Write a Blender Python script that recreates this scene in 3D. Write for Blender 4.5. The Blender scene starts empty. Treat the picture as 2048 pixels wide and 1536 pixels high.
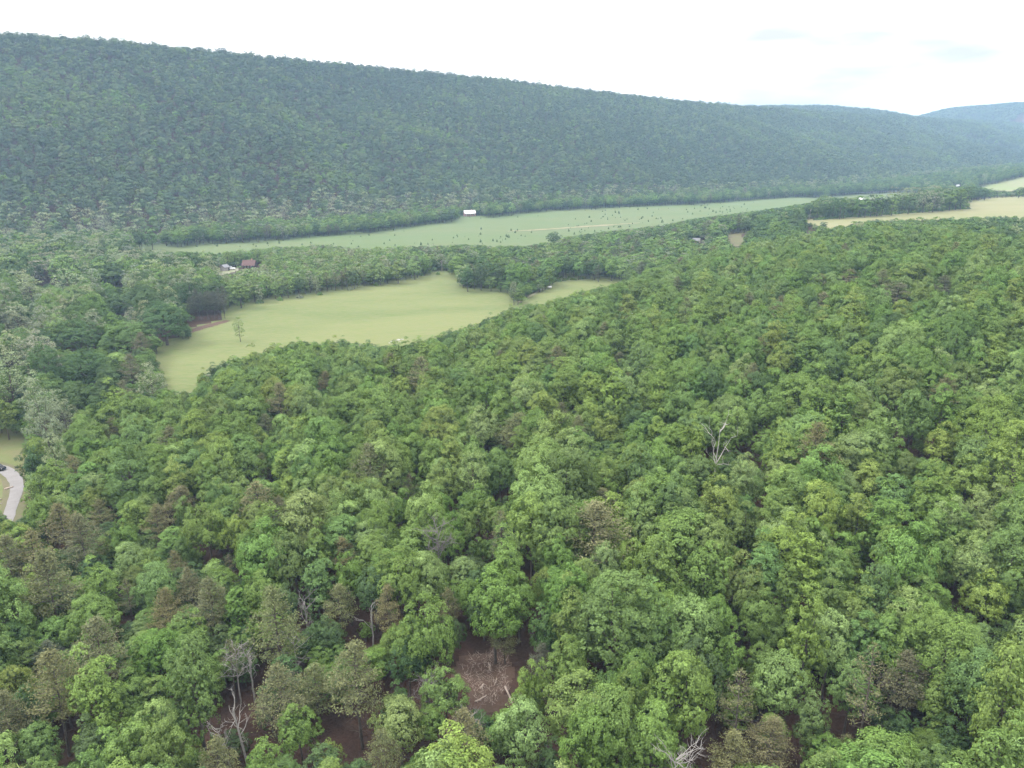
import bpy, math, random
import numpy as np

rng = np.random.default_rng(7)
random.seed(7)
R = math.radians
SC = bpy.context.scene
COL = SC.collection

# ------------------------------------------------------------------ camera
PITCH = R(18.0)
F = 1577.0                      # focal length in pixels of the 2048 x 1536 frame
HC = 95.0                       # height of the camera over the valley floor
cam_d = bpy.data.cameras.new('camera')
cam_d.sensor_width = 36.0
cam_d.lens = 36.0 * F / 2048.0
cam_d.clip_start = 0.5
cam_d.clip_end = 30000
cam = bpy.data.objects.new('camera', cam_d)
COL.objects.link(cam)
cam.location = (0, 0, HC)
cam.rotation_euler = (R(90) - PITCH, 0, 0)
SC.camera = cam

# ------------------------------------------------------------------ sky and sun
SUN_EL, SUN_AZ = R(47), R(-75)   # azimuth clockwise from +Y
W = bpy.data.worlds.new('World'); SC.world = W
W.use_nodes = True
nt = W.node_tree; nt.nodes.clear()
N = nt.nodes.new; L = nt.links.new
out = N('ShaderNodeOutputWorld'); bg = N('ShaderNodeBackground'); bg.inputs['Strength'].default_value = 0.1
sky = N('ShaderNodeTexSky'); sky.sky_type = 'NISHITA'; sky.sun_disc = False
sky.sun_elevation = SUN_EL; sky.sun_rotation = SUN_AZ; sky.dust_density = 2.0
tc = N('ShaderNodeTexCoord'); sep = N('ShaderNodeSeparateXYZ')
L(tc.outputs['Generated'], sep.inputs[0])
# overcast cloud layer, brighter overhead as an overcast sky is
mr = N('ShaderNodeMapRange'); mr.inputs['From Min'].default_value = 0.0; mr.inputs['From Max'].default_value = 1.0
mr.inputs['To Min'].default_value = 7.8; mr.inputs['To Max'].default_value = 22.5
L(sep.outputs['Z'], mr.inputs['Value'])
cm = N('ShaderNodeMapping'); cm.inputs['Scale'].default_value = (1.5, 1.5, 7.0); cm.inputs['Location'].default_value = (5.1, 6.9, 2.7)
L(tc.outputs['Generated'], cm.inputs['Vector'])
cn = N('ShaderNodeTexNoise'); cn.inputs['Scale'].default_value = 1.7; cn.inputs['Detail'].default_value = 5; cn.inputs['Roughness'].default_value = 0.5
L(cm.outputs[0], cn.inputs['Vector'])
cr = N('ShaderNodeMapRange'); cr.inputs['From Min'].default_value = 0.45; cr.inputs['From Max'].default_value = 0.70
cr.inputs['To Min'].default_value = 1.12; cr.inputs['To Max'].default_value = 0.42
L(cn.outputs['Fac'], cr.inputs['Value'])
mul = N('ShaderNodeMath'); mul.operation = 'MULTIPLY'
L(mr.outputs[0], mul.inputs[0]); L(cr.outputs[0], mul.inputs[1])
cc = N('ShaderNodeVectorMath'); cc.operation = 'SCALE'; cc.inputs[0].default_value = (1.02, 1.0, 0.97)
L(mul.outputs[0], cc.inputs['Scale'])
mix = N('ShaderNodeMix'); mix.data_type = 'RGBA'; mix.inputs['Factor'].default_value = 0.93
L(sky.outputs[0], mix.inputs['A']); L(cc.outputs[0], mix.inputs['B'])
L(mix.outputs['Result'], bg.inputs['Color']); L(bg.outputs[0], out.inputs['Surface'])

sun_d = bpy.data.lights.new('sun', 'SUN'); sun_d.energy = 1.5; sun_d.angle = R(10); sun_d.color = (1, 0.97, 0.92)
sun = bpy.data.objects.new('sun', sun_d); COL.objects.link(sun)
sun.location = (0, 0, 600)
sdir = (math.sin(SUN_AZ) * math.cos(SUN_EL), math.cos(SUN_AZ) * math.cos(SUN_EL), math.sin(SUN_EL))
from mathutils import Vector
sun.rotation_euler = Vector(sdir).to_track_quat('Z', 'Y').to_euler()

vs = SC.view_settings
SC.display_settings.display_device = 'sRGB'
vs.view_transform = 'Standard'; vs.look = 'None'; vs.exposure = 1.2; vs.gamma = 1.0; vs.use_curve_mapping = False
SC.render.engine = 'CYCLES'
cy = SC.cycles
cy.max_bounces = 4; cy.diffuse_bounces = 2; cy.glossy_bounces = 1; cy.transmission_bounces = 2
cy.volume_bounces = 1; cy.transparent_max_bounces = 4
cy.use_denoising = True
cy.denoiser = 'OPENIMAGEDENOISE'; cy.denoising_input_passes = 'RGB_ALBEDO_NORMAL'; cy.denoising_prefilter = 'ACCURATE'
cy.sample_clamp_indirect = 4.0
cy.caustics_reflective = False; cy.caustics_refractive = False
try: cy.debug_use_spatial_splits = False
except Exception: pass

# ------------------------------------------------------------------ projection helpers
CP, SP = math.cos(PITCH), math.sin(PITCH)
def project(x, y, z):
    d = y * CP - (z - HC) * SP
    up = y * SP + (z - HC) * CP
    d = np.where(d < 1e-3, 1e-3, d)
    return 1024 + F * x / d, 768 - F * up / d, d
def at_depth(px, py, d):
    u = (px - 1024) / F; v = (py - 768) / F
    return d * u, d * (CP - v * SP), HC - d * (SP + v * CP)
def at_z(px, py, z):
    v = (py - 768) / F
    return at_depth(px, py, (HC - z) / (SP + v * CP))

# ------------------------------------------------------------------ terrain
HP = [  # ground seen (or guessed under the canopy) at pixel, with its height
 (0, 1500, 13), (500, 1530, 15), (1024, 1500, 17), (1550, 1500, 18), (2048, 1500, 18),
 (0, 1180, 7), (20, 940, 3), (150, 1000, 5), (350, 1180, 12), (300, 950, 8), (600, 1200, 16), (600, 1000, 14),
 (1024, 1200, 19), (1024, 1000, 19), (1024, 850, 16), (1024, 740, 13), (1500, 1200, 22), (1500, 950, 24), (2048, 1150, 24), (2048, 900, 30),
 (700, 850, 11), (450, 850, 7), (700, 770, 9), (1500, 760, 25), (1500, 640, 24), (2048, 740, 34), (2048, 600, 36), (1750, 600, 31), (1250, 680, 16), (1300, 620, 14),
 (1350, 560, 12), (1500, 540, 19), (1750, 520, 27), (2048, 520, 33), (1900, 480, 27),
 (2400, 1300, 22), (2500, 900, 32), (2500, 650, 38), (-400, 1300, 6), (-400, 900, 2), (-500, 650, 1),
 (1640, 445, 24), (1750, 440, 26), (1900, 430, 27), (2048, 428, 28), (1750, 425, 27), (1900, 412, 28), (2048, 394, 27), (2300, 400, 27),
 (340, 780, 5), (380, 700, 5), (500, 690, 6), (700, 650, 7), (480, 620, 5), (880, 550, 5), (880, 620, 7), (1060, 590, 6), (1200, 565, 6), (600, 590, 5), (750, 570, 5),
 (0, 700, 2), (0, 560, 1), (200, 620, 3), (250, 540, 1), (150, 780, 3), (500, 530, 2), (700, 520, 1), (1050, 520, 2), (1250, 520, 4),
 (300, 500, 0), (600, 475, 0), (900, 450, 0), (1200, 440, 0), (1250, 470, 1), (1500, 410, 0), (1700, 392, 0),(1700, 405, 3), (1600, 420, 8), (1470, 470, 12), (1480, 440, 6),
 (1850, 375, 3), (2040, 352, 22), (1990, 362, 12), (2200, 350, 26), (1950, 380, 6), (2100, 375, 14),
]
cx = []; cz = []
for px, py, z in HP:
    x, y, _ = at_z(px, py, z); cx.append((x, y)); cz.append(z)
for x, y, z in [(0, -120, 17), (0, 0, 17), (-300, -100, 5), (300, -100, 20), (0, -600, 10), (-900, 0, 0), (900, 0, 30), (-700, 400, 0), (800, 400, 30),
                (-900, 900, 0), (-300, 1200, 0), (300, 1500, 0), (1000, 2200, 0), (1700, 1800, 20), (1600, 1000, 30), (-1500, -500, 0), (1500, -500, 20)]:
    cx.append((x, y)); cz.append(z)
cx = np.array(cx); cz = np.array(cz, float)
def phi(r): return np.sqrt(r * r + 25.0)
A = phi(np.linalg.norm(cx[:, None] - cx[None], axis=2))
n = len(cx)
M_ = np.zeros((n + 1, n + 1)); M_[:n, :n] = A - np.eye(n) * 6.0; M_[n, :n] = 1; M_[:n, n] = 1
sol = np.linalg.solve(M_, np.append(cz, 0))
def rbf(x, y):
    o = np.full(x.shape, sol[n])
    for i in range(n):
        o = o + sol[i] * phi(np.hypot(x - cx[i, 0], y - cx[i, 1]))
    return o

def vnoise(x, y, s, seed=0):
    # smooth value noise
    x = np.asarray(x) / s; y = np.asarray(y) / s
    xi = np.floor(x).astype(np.int64); yi = np.floor(y).astype(np.int64)
    fx = x - xi; fy = y - yi
    fx = fx * fx * (3 - 2 * fx); fy = fy * fy * (3 - 2 * fy)
    def h(a, b):
        k = (a * 374761393 + b * 668265263 + seed * 1442695041) & 0x7fffffff
        k = ((k ^ (k >> 13)) * 1274126177) & 0x7fffffff
        return ((k ^ (k >> 16)) & 0xffff) / 65535.0
    return (h(xi, yi) * (1 - fx) + h(xi + 1, yi) * fx) * (1 - fy) + (h(xi, yi + 1) * (1 - fx) + h(xi + 1, yi + 1) * fx) * fy

# mountain: foot line (pixels on the valley floor) and crest line
FOOT_PX = [(0, 492), (300, 484), (600, 464), (930, 427), (1100, 411), (1400, 399), (1600, 387), (1720, 379), (1900, 361), (2048, 347)]
foot = [at_z(px, py, 0)[:2] for px, py in FOOT_PX]
foot = [(foot[0][0] - 1500, foot[0][1] - 760), (foot[0][0] - 500, foot[0][1] - 230)] + foot
d0 = np.array(foot[-1]) - np.array(foot[-3]); d0 = d0 / np.linalg.norm(d0)
foot = foot + [tuple(np.array(foot[-1]) + d0 * 700), tuple(np.array(foot[-1]) + d0 * 2200)]
foot = np.array(foot)
_s = np.append(0, np.cumsum(np.linalg.norm(np.diff(foot, axis=0), axis=1))); _t = np.arange(0, _s[-1], 90.0)
foot = np.stack([np.interp(_t, _s, foot[:, 0]), np.interp(_t, _s, foot[:, 1])], 1)
for _ in range(6): foot[1:-1] = (foot[:-2] + 2 * foot[1:-1] + foot[2:]) / 4
MW = 470.0
CREST_PX = [(-600, 40), (-200, 55), (0, 68), (350, 95), (700, 125), (1000, 163), (1250, 193), (1450, 212), (1800, 236), (2048, 247), (2300, 252)]
CPX = np.array(CREST_PX, float)
nrm_all = []
for i in range(len(foot)):
    a = foot[max(i - 1, 0)]; b = foot[min(i + 1, len(foot) - 1)]
    t = (b - a) / np.linalg.norm(b - a); nrm_all.append((-t[1], t[0]))
seg_len = np.linalg.norm(np.diff(foot, axis=0), axis=1)
s_acc = np.append(0, np.cumsum(seg_len))
hc = []
for i in range(len(foot)):
    c = foot[i] + np.array(nrm_all[i]) * MW
    if c[1] < 250: hc.append(205.0); continue
    z = 150.0
    for _ in range(20):
        px, py, d = project(c[0], c[1], np.array(z))
        want = np.interp(px, CPX[:, 0], CPX[:, 1])
        v = (want - 768) / F
        dd = c[1] / (CP - v * SP)
        z = HC - dd * (SP + v * CP)
    hc.append(min(max(z - 9.5, 60), 236))
hc = np.array(hc)
for _ in range(8): hc[1:-1] = (hc[:-2] + 2 * hc[1:-1] + hc[2:]) / 4
def mountain(x, y):
    best = np.full(x.shape, 1e9); ss = np.zeros(x.shape); sg = np.ones(x.shape)
    for i in range(len(foot) - 1):
        a = foot[i]; b = foot[i + 1]; t = (b - a) / seg_len[i]
        rx = x - a[0]; ry = y - a[1]
        u = np.clip(rx * t[0] + ry * t[1], 0, seg_len[i])
        dx = rx - u * t[0]; dy = ry - u * t[1]
        d = np.hypot(dx, dy); m = d < best
        best = np.where(m, d, best); ss = np.where(m, s_acc[i] + u, ss)
        sg = np.where(m, np.where(t[0] * ry - t[1] * rx >= 0, 1.0, -1.0), sg)
    sd = best * sg
    h = np.interp(ss, s_acc, hc)
    k = np.clip(sd / MW, 0, 1)
    prof = np.where(k < 1, (k ** 1.12) * (1 - 0.0 * k), 1)
    # rounding near the crest, falling away behind
    z = h * prof
    beh = np.clip((sd - MW) / 500, 0, 1)
    z = np.where(sd > MW, h * (1.0 - 0.85 * beh * beh * (3 - 2 * beh)), z)
    g = (vnoise(ss * 1.0, sd * 0.22, 95, 3) - 0.5) * 26 + (vnoise(ss, sd * 0.4, 38, 5) - 0.5) * 9
    g = g * np.clip(sd / 130, 0, 1) * np.clip((MW * 1.0 - sd) / 110, 0.05, 1)
    return np.where(sd > 0, z + g, 0), sd
def far_ridges(x, y):
    # two distant ridges closing the valley
    def ridge(px0, px1, dist, pys, width):
        pxs = np.linspace(px0, px1, len(pys))
        P = [at_depth(a, b, dist) for a, b in zip(pxs, pys)]
        X = np.array([p[0] for p in P]); Z = np.array([p[2] for p in P]) - 10; Y0 = P[0][1]
        h = np.interp(x, X, Z, left=Z[0] * 0.6, right=Z[-1])
        return h * np.exp(-((y - Y0) / width) ** 2) * np.clip((x - X[0] + 500) / 500, 0, 1)
    a = ridge(1450, 1950, 2500, [216, 213, 213, 221, 239, 262], 300)
    b = ridge(1780, 2500, 3200, [252, 217, 207, 204, 203, 204, 208], 420)
    return np.maximum(np.maximum(a, b), 0)
def ground(x, y):
    x = np.asarray(x, float); y = np.asarray(y, float)
    b = rbf(x, y)
    m, sd = mountain(x, y)
    fade = np.clip(1 - (sd + 30) / 60, 0, 1)
    r = np.hypot(x, y)
    b = np.clip(b, -2, 45) * fade * np.clip((2600 - r) / 600, 0, 1)
    b = b + (vnoise(x, y, 45, 9) - 0.5) * 1.6 * (r < 1200) * np.clip(1 - np.abs(sd) / 1e9, 0, 1)
    return np.maximum(b + m, far_ridges(x, y))
def ground1(x, y): return float(ground(np.array([x]), np.array([y]))[0])
def hit(px, py, lift=0.0, d0=40., d1=5000.):
    """point on the terrain (raised by lift) seen at a pixel"""
    d = d0 * (d1 / d0) ** np.linspace(0, 1, 1500)
    x, y, z = at_depth(px, py, d)
    g = ground(x, y) + lift
    k = np.where(z < g)[0]
    k = k[0] if len(k) else len(d) - 1
    k = max(k, 1)
    a0 = z[k - 1] - g[k - 1]; a1 = z[k] - g[k]
    t = a0 / (a0 - a1) if a0 != a1 else 0
    dd = d[k - 1] + t * (d[k] - d[k - 1])
    x, y, z = at_depth(px, py, dd)
    return float(x), float(y), float(z - lift), float(dd)

# ------------------------------------------------------------------ open ground seen in the photograph
P_MEADOW = [(312, 702), (345, 786), (382, 781), (398, 747), (440, 727), (500, 707), (560, 688), (620, 680), (700, 678), (750, 688), (800, 687), (860, 674),
            (960, 642), (1020, 617), (1080, 607), (1130, 591), (1180, 577), (1230, 566), (1266, 557), (1230, 553), (1170, 555), (1110, 565), (1086, 578),
            (1050, 602), (1020, 604), (1014, 580), (985, 577), (915, 570), (905, 547), (870, 545), (815, 553), (700, 570), (600, 582), (520, 597), (460, 603),
            (455, 650), (388, 668), (380, 682)]
P_VALLEY = [(270, 490), (440, 480), (600, 470), (750, 457), (880, 441), (990, 428), (1100, 416), (1250, 409), (1400, 403), (1500, 396), (1600, 389), (1645, 392),
            (1625, 404), (1560, 414), (1480, 424), (1400, 434), (1330, 447), (1280, 454), (1200, 462), (1120, 474), (1060, 489), (980, 490), (930, 486), (880, 490),
            (800, 492), (730, 497), (650, 488), (560, 492), (430, 504), (380, 501), (285, 503)]
P_STRIP = [(1680, 399), (1760, 399), (1800, 393), (1850, 383), (1800, 380), (1730, 384), (1650, 390)]
P_HAY = [(1612, 440), (1700, 429), (1800, 423), (1900, 419), (1948, 415), (1935, 403), (1945, 395), (2048, 391), (2200, 392), (2200, 433), (2048, 432), (1990, 431), (1900, 434),
         (1800, 437), (1720, 439), (1690, 450), (1650, 452)]
P_PAST = [(1950, 373), (2010, 359), (2048, 350), (2200, 346), (2200, 372), (2048, 374), (2020, 380), (1985, 378)]
P_LAWN = [(-400, 850), (0, 862), (44, 866), (48, 900), (42, 925), (50, 950), (50, 975), (46, 1000), (36, 1032), (8, 1033), (-10, 1010), (-400, 1010)]
P_CLEAR = [(948, 1318), (1004, 1312), (1010, 1375), (984, 1402), (962, 1400), (952, 1375), (935, 1345)]
P_SPOT = [(1456, 459), (1500, 458), (1500, 463), (1476, 468), (1486, 478), (1482, 490), (1466, 490), (1458, 474)]
P_BARNLOT = [(436, 541), (468, 535), (478, 535), (476, 539), (448, 548), (438, 548)]
P_GAPS = [[(1500, 898), (1526, 898), (1526, 920), (1498, 920)], [(672, 1430), (720, 1430), (712, 1455), (675, 1455)], [(488, 1440), (510, 1448), (508, 1480), (485, 1475)], [(1620, 455), (1630, 462), (1610, 465), (1600, 458)]]
P_EDGE = [(1120, 545), (1180, 548), (1225, 549), (1225, 552), (1165, 554), (1120, 560)]
FIELDS = [('meadow', P_MEADOW), ('valley_field', P_VALLEY), ('valley_field', P_STRIP), ('hay_field', P_HAY), ('hillside_pasture', P_PAST), ('lawn', P_LAWN),
          ('bare_bank', P_SPOT), ('farm_yard', P_BARNLOT), ('meadow', P_EDGE)]
OPEN = [p for _, p in FIELDS] + [P_CLEAR] + P_GAPS

SIGHT = [([(378, 588), (458, 588), (456, 652), (385, 668)], (410, 638)), ([(484, 512), (516, 512), (516, 537), (484, 535)], (500, 537)), ([(440, 519), (478, 519), (478, 540), (440, 545)], (462, 541)), ([(923, 410), (958, 410), (958, 434), (923, 434)], (940, 433)),
         ([(1382, 468), (1404, 468), (1404, 482), (1386, 480)], (1392, 488)), ([(878, 516), (892, 516), (892, 546), (878, 546)], (885, 546)), ([(1614, 414), (1628, 414), (1628, 440), (1614, 440)], (1620, 440)),
         ([(1908, 365), (1922, 365), (1922, 374), (1908, 374)], (1915, 374)),
         ([(1240, 626), (1268, 622), (1268, 634), (1244, 640)], (1255, 652))]
def in_poly(px, py, poly):
    c = np.zeros(px.shape, bool)
    q = poly
    for i in range(len(q)):
        x1, y1 = q[i]; x2, y2 = q[i - 1]
        if y1 == y2: continue
        m = ((y1 > py) != (y2 > py)) & (px < (x2 - x1) * (py - y1) / (y2 - y1) + x1)
        c ^= m
    return c
def poly_dist(px, py, poly, ys=1.0):
    best = np.full(px.shape, 1e9)
    for i in range(len(poly)):
        x1, y1 = poly[i - 1]; x2, y2 = poly[i]
        dx = x2 - x1; dy = (y2 - y1) * ys
        l2 = dx * dx + dy * dy + 1e-9
        rx = px - x1; ry = (py - y1) * ys
        t = np.clip((rx * dx + ry * dy) / l2, 0, 1)
        best = np.minimum(best, np.hypot(rx - t * dx, ry - t * dy))
    return np.where(in_poly(px, py, poly), 0, best)

# ------------------------------------------------------------------ materials
def new_mat(name):
    m = bpy.data.materials.new(name); m.use_nodes = True
    return m, m.node_tree, m.node_tree.nodes['Principled BSDF']
def simple(name, col, rough=0.8, noise=0.0, scale=1.0, col2=None, metal=0.0):
    m, t, b = new_mat(name)
    b.inputs['Roughness'].default_value = rough; b.inputs['Metallic'].default_value = metal
    b.inputs['Specular IOR Level'].default_value = 0.25
    if noise or col2:
        no = t.nodes.new('ShaderNodeTexNoise'); no.inputs['Scale'].default_value = scale; no.inputs['Detail'].default_value = 4
        co = t.nodes.new('ShaderNodeTexCoord'); t.links.new(co.outputs['Object'], no.inputs['Vector'])
        r = t.nodes.new('ShaderNodeValToRGB')
        c2 = col2 or tuple(c * (1 - noise) for c in col)
        r.color_ramp.elements[0].position = 0.3; r.color_ramp.elements[1].position = 0.7
        r.color_ramp.elements[0].color = (*c2, 1); r.color_ramp.elements[1].color = (*col, 1)
        t.links.new(no.outputs['Fac'], r.inputs['Fac']); t.links.new(r.outputs[0], b.inputs['Base Color'])
    else:
        b.inputs['Base Color'].default_value = (*col, 1)
    return m
def ground_mat(name, cols, scales, rough=0.95, bump=0.0, stretch=(1, 1, 1)):
    """three colours mixed by a broad and a fine noise"""
    m, t, b = new_mat(name)
    b.inputs['Roughness'].default_value = rough; b.inputs['Specular IOR Level'].default_value = 0.1
    co = t.nodes.new('ShaderNodeTexCoord')
    mp = t.nodes.new('ShaderNodeMapping'); mp.inputs['Scale'].default_value = stretch
    t.links.new(co.outputs['Object'], mp.inputs['Vector'])
    def nz(s, det, lo, hi, rough=0.6):
        q = t.nodes.new('ShaderNodeTexNoise'); q.inputs['Scale'].default_value = s; q.inputs['Detail'].default_value = det; q.inputs['Roughness'].default_value = rough
        t.links.new(mp.outputs[0], q.inputs['Vector'])
        r = t.nodes.new('ShaderNodeMapRange'); r.inputs['From Min'].default_value = lo; r.inputs['From Max'].default_value = hi
        t.links.new(q.outputs['Fac'], r.inputs['Value']); return r.outputs[0]
    a = nz(scales[0], 4, 0.38, 0.62); c = nz(scales[1], 6, 0.35, 0.68, 0.7)
    m1 = t.nodes.new('ShaderNodeMix'); m1.data_type = 'RGBA'; m1.inputs['A'].default_value = (*cols[0], 1); m1.inputs['B'].default_value = (*cols[1], 1)
    t.links.new(a, m1.inputs['Factor'])
    m2 = t.nodes.new('ShaderNodeMix'); m2.data_type = 'RGBA'; m2.inputs['B'].default_value = (*cols[2], 1)
    t.links.new(m1.outputs['Result'], m2.inputs['A'])
    f = t.nodes.new('ShaderNodeMath'); f.operation = 'MULTIPLY'; f.inputs[1].default_value = 0.6
    t.links.new(c, f.inputs[0]); t.links.new(f.outputs[0], m2.inputs['Factor'])
    t.links.new(m2.outputs['Result'], b.inputs['Base Color'])
    if bump:
        bp = t.nodes.new('ShaderNodeBump'); bp.inputs['Strength'].default_value = 0.6; bp.inputs['Distance'].default_value = bump
        t.links.new(c, bp.inputs['Height']); t.links.new(bp.outputs[0], b.inputs['Normal'])
    return m

MAT = {}
MAT['forest_floor'] = ground_mat('leaf_litter', [(0.052, 0.029, 0.022), (0.034, 0.023, 0.017), (0.080, 0.050, 0.038)], (0.25, 2.4), bump=0.2)
MAT['meadow'] = ground_mat('meadow_grass', [(0.118, 0.142, 0.052), (0.080, 0.114, 0.035), (0.158, 0.146, 0.080)], (0.016, 0.5), bump=0.15, stretch=(0.5, 1.5, 1))
MAT['valley_field'] = ground_mat('valley_grass', [(0.086, 0.118, 0.050), (0.106, 0.122, 0.060), (0.070, 0.106, 0.042)], (0.010, 0.22), bump=0.15, stretch=(0.5, 1.6, 1))
MAT['hay_field'] = ground_mat('hay_grass', [(0.165, 0.160, 0.082), (0.135, 0.148, 0.064), (0.195, 0.176, 0.104)], (0.014, 0.3), stretch=(0.5, 1.6, 1))
MAT['hillside_pasture'] = ground_mat('pasture_grass', [(0.15, 0.173, 0.073), (0.181, 0.165, 0.1), (0.125, 0.158, 0.062)], (0.02, 0.2))
MAT['lawn'] = ground_mat('lawn_grass', [(0.11, 0.127, 0.05), (0.138, 0.121, 0.068), (0.088, 0.116, 0.037)], (0.09, 0.7), bump=0.05)
MAT['bare_bank'] = ground_mat('bare_soil', [(0.105, 0.105, 0.052), (0.08, 0.10, 0.04), (0.14, 0.098, 0.072)], (0.06, 0.5))
MAT['farm_yard'] = ground_mat('yard_gravel', [(0.19, 0.18, 0.14), (0.13, 0.15, 0.07), (0.22, 0.21, 0.17)], (0.1, 0.6))
MAT['clearing'] = ground_mat('cut_slash', [(0.092, 0.056, 0.043), (0.07, 0.048, 0.035), (0.12, 0.085, 0.067)], (0.5, 3.0), bump=0.25)
MAT['gravel'] = ground_mat('gravel', [(0.185, 0.175, 0.175), (0.15, 0.142, 0.138), (0.225, 0.215, 0.215)], (0.3, 4.0), bump=0.03)
MAT['verge'] = ground_mat('drive_verge', [(0.105, 0.098, 0.056), (0.085, 0.095, 0.04), (0.13, 0.108, 0.078)], (0.2, 2.0))
MAT['track'] = ground_mat('farm_track', [(0.22, 0.209, 0.138), (0.187, 0.187, 0.11), (0.242, 0.22, 0.165)], (0.1, 1.0))
MAT['river'] = ground_mat('river_gravel', [(0.20, 0.20, 0.205), (0.13, 0.145, 0.15), (0.22, 0.22, 0.22)], (0.02, 0.2))
MAT['pale_soil'] = ground_mat('pale_soil', [(0.19, 0.172, 0.106), (0.161, 0.167, 0.09), (0.213, 0.167, 0.124)], (0.05, 0.3))

def leaf_mat(name, jit=0.35, trans=0.13):
    m = bpy.data.materials.new(name); m.use_nodes = True; t = m.node_tree; t.nodes.clear()
    o = t.nodes.new('ShaderNodeOutputMaterial')
    at = t.nodes.new('ShaderNodeAttribute'); at.attribute_type = 'INSTANCER'; at.attribute_name = 'tint'
    ge = t.nodes.new('ShaderNodeNewGeometry')
    mr = t.nodes.new('ShaderNodeMapRange'); mr.inputs['To Min'].default_value = 1 - jit; mr.inputs['To Max'].default_value = 1 + jit
    t.links.new(ge.outputs['Random Per Island'], mr.inputs['Value'])
    co = t.nodes.new('ShaderNodeTexCoord')
    no = t.nodes.new('ShaderNodeTexNoise'); no.inputs['Scale'].default_value = 0.35; no.inputs['Detail'].default_value = 2
    t.links.new(co.outputs['Object'], no.inputs['Vector'])
    m2 = t.nodes.new('ShaderNodeMapRange'); m2.inputs['From Min'].default_value = 0.3; m2.inputs['From Max'].default_value = 0.7
    m2.inputs['To Min'].default_value = 0.82; m2.inputs['To Max'].default_value = 1.2
    t.links.new(no.outputs['Fac'], m2.inputs['Value'])
    mu = t.nodes.new('ShaderNodeMath'); mu.operation = 'MULTIPLY'
    t.links.new(mr.outputs[0], mu.inputs[0]); t.links.new(m2.outputs[0], mu.inputs[1])
    sc = t.nodes.new('ShaderNodeVectorMath'); sc.operation = 'SCALE'
    t.links.new(at.outputs['Vector'], sc.inputs[0]); t.links.new(mu.outputs[0], sc.inputs['Scale'])
    df = t.nodes.new('ShaderNodeBsdfDiffuse'); tr = t.nodes.new('ShaderNodeBsdfTranslucent')
    t.links.new(sc.outputs[0], df.inputs['Color'])
    ye = t.nodes.new('ShaderNodeVectorMath'); ye.operation = 'MULTIPLY'; ye.inputs[1].default_value = (1.15, 1.15, 0.6)
    t.links.new(sc.outputs[0], ye.inputs[0]); t.links.new(ye.outputs[0], tr.inputs['Color'])
    gl = t.nodes.new('ShaderNodeBsdfGlossy'); gl.inputs['Roughness'].default_value = 0.5; gl.inputs['Color'].default_value = (0.8, 0.9, 1, 1)
    mx = t.nodes.new('ShaderNodeMixShader'); mx.inputs[0].default_value = trans
    t.links.new(df.outputs[0], mx.inputs[1]); t.links.new(tr.outputs[0], mx.inputs[2])
    mg = t.nodes.new('ShaderNodeMixShader'); mg.inputs[0].default_value = 0.008
    t.links.new(mx.outputs[0], mg.inputs[1]); t.links.new(gl.outputs[0], mg.inputs[2])
    t.links.new(mg.outputs[0], o.inputs['Surface'])
    return m
MAT['leaf'] = leaf_mat('leaves')
MAT['needle'] = leaf_mat('needles', 0.3, 0.15)
MAT['bark'] = simple('bark', (0.10, 0.085, 0.07), 0.95, 0.45, 3.0)
MAT['dead_wood'] = simple('dead_wood', (0.32, 0.30, 0.285), 0.85, 0.45, 1.5)
MAT['grey_wood'] = simple('grey_wood', (0.19, 0.17, 0.17), 0.9, 0.35, 1.5)
MAT['pale_wood'] = simple('pale_wood', (0.40, 0.375, 0.35), 0.85, 0.3, 1.5)
MAT['leaf_far'] = leaf_mat('leaves_far', 0.14, 0.14)

# ------------------------------------------------------------------ mesh helpers
def mesh_np(name, verts, faces4=None, faces3=None, mats=(), mat_idx=None, smooth=False):
    me = bpy.data.meshes.new(name)
    verts = np.asarray(verts, np.float32)
    me.vertices.add(len(verts)); me.vertices.foreach_set('co', verts.ravel())
    loops = []; starts = []; tot = 0
    if faces4 is not None and len(faces4):
        f = np.asarray(faces4, np.int32); loops.append(f.ravel()); starts.append(np.arange(len(f)) * 4 + tot); tot += f.size
    if faces3 is not None and len(faces3):
        f = np.asarray(faces3, np.int32); loops.append(f.ravel()); starts.append(np.arange(len(f)) * 3 + tot); tot += f.size
    loops = np.concatenate(loops); starts = np.concatenate(starts)
    me.loops.add(len(loops)); me.loops.foreach_set('vertex_index', loops)
    me.polygons.add(len(starts)); me.polygons.foreach_set('loop_start', starts.astype(np.int32))
    for m in mats: me.materials.append(m)
    if mat_idx is not None: me.polygons.foreach_set('material_index', np.asarray(mat_idx, np.int32))
    if smooth: me.polygons.foreach_set('use_smooth', np.ones(len(starts), bool))
    me.update(calc_edges=True)
    return me
def link(name, me, parent=None, **props):
    o = bpy.data.objects.new(name, me); COL.objects.link(o)
    if parent is not None: o.parent = parent
    for k, v in props.items(): o[k] = v
    return o
def empty(name, loc, rz=0.0, sc=(1, 1, 1), **props):
    o = bpy.data.objects.new(name, None); COL.objects.link(o)
    o.location = loc; o.rotation_euler = (0, 0, rz); o.scale = sc; o.empty_display_size = 0.5
    for k, v in props.items(): o[k] = v
    return o

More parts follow.
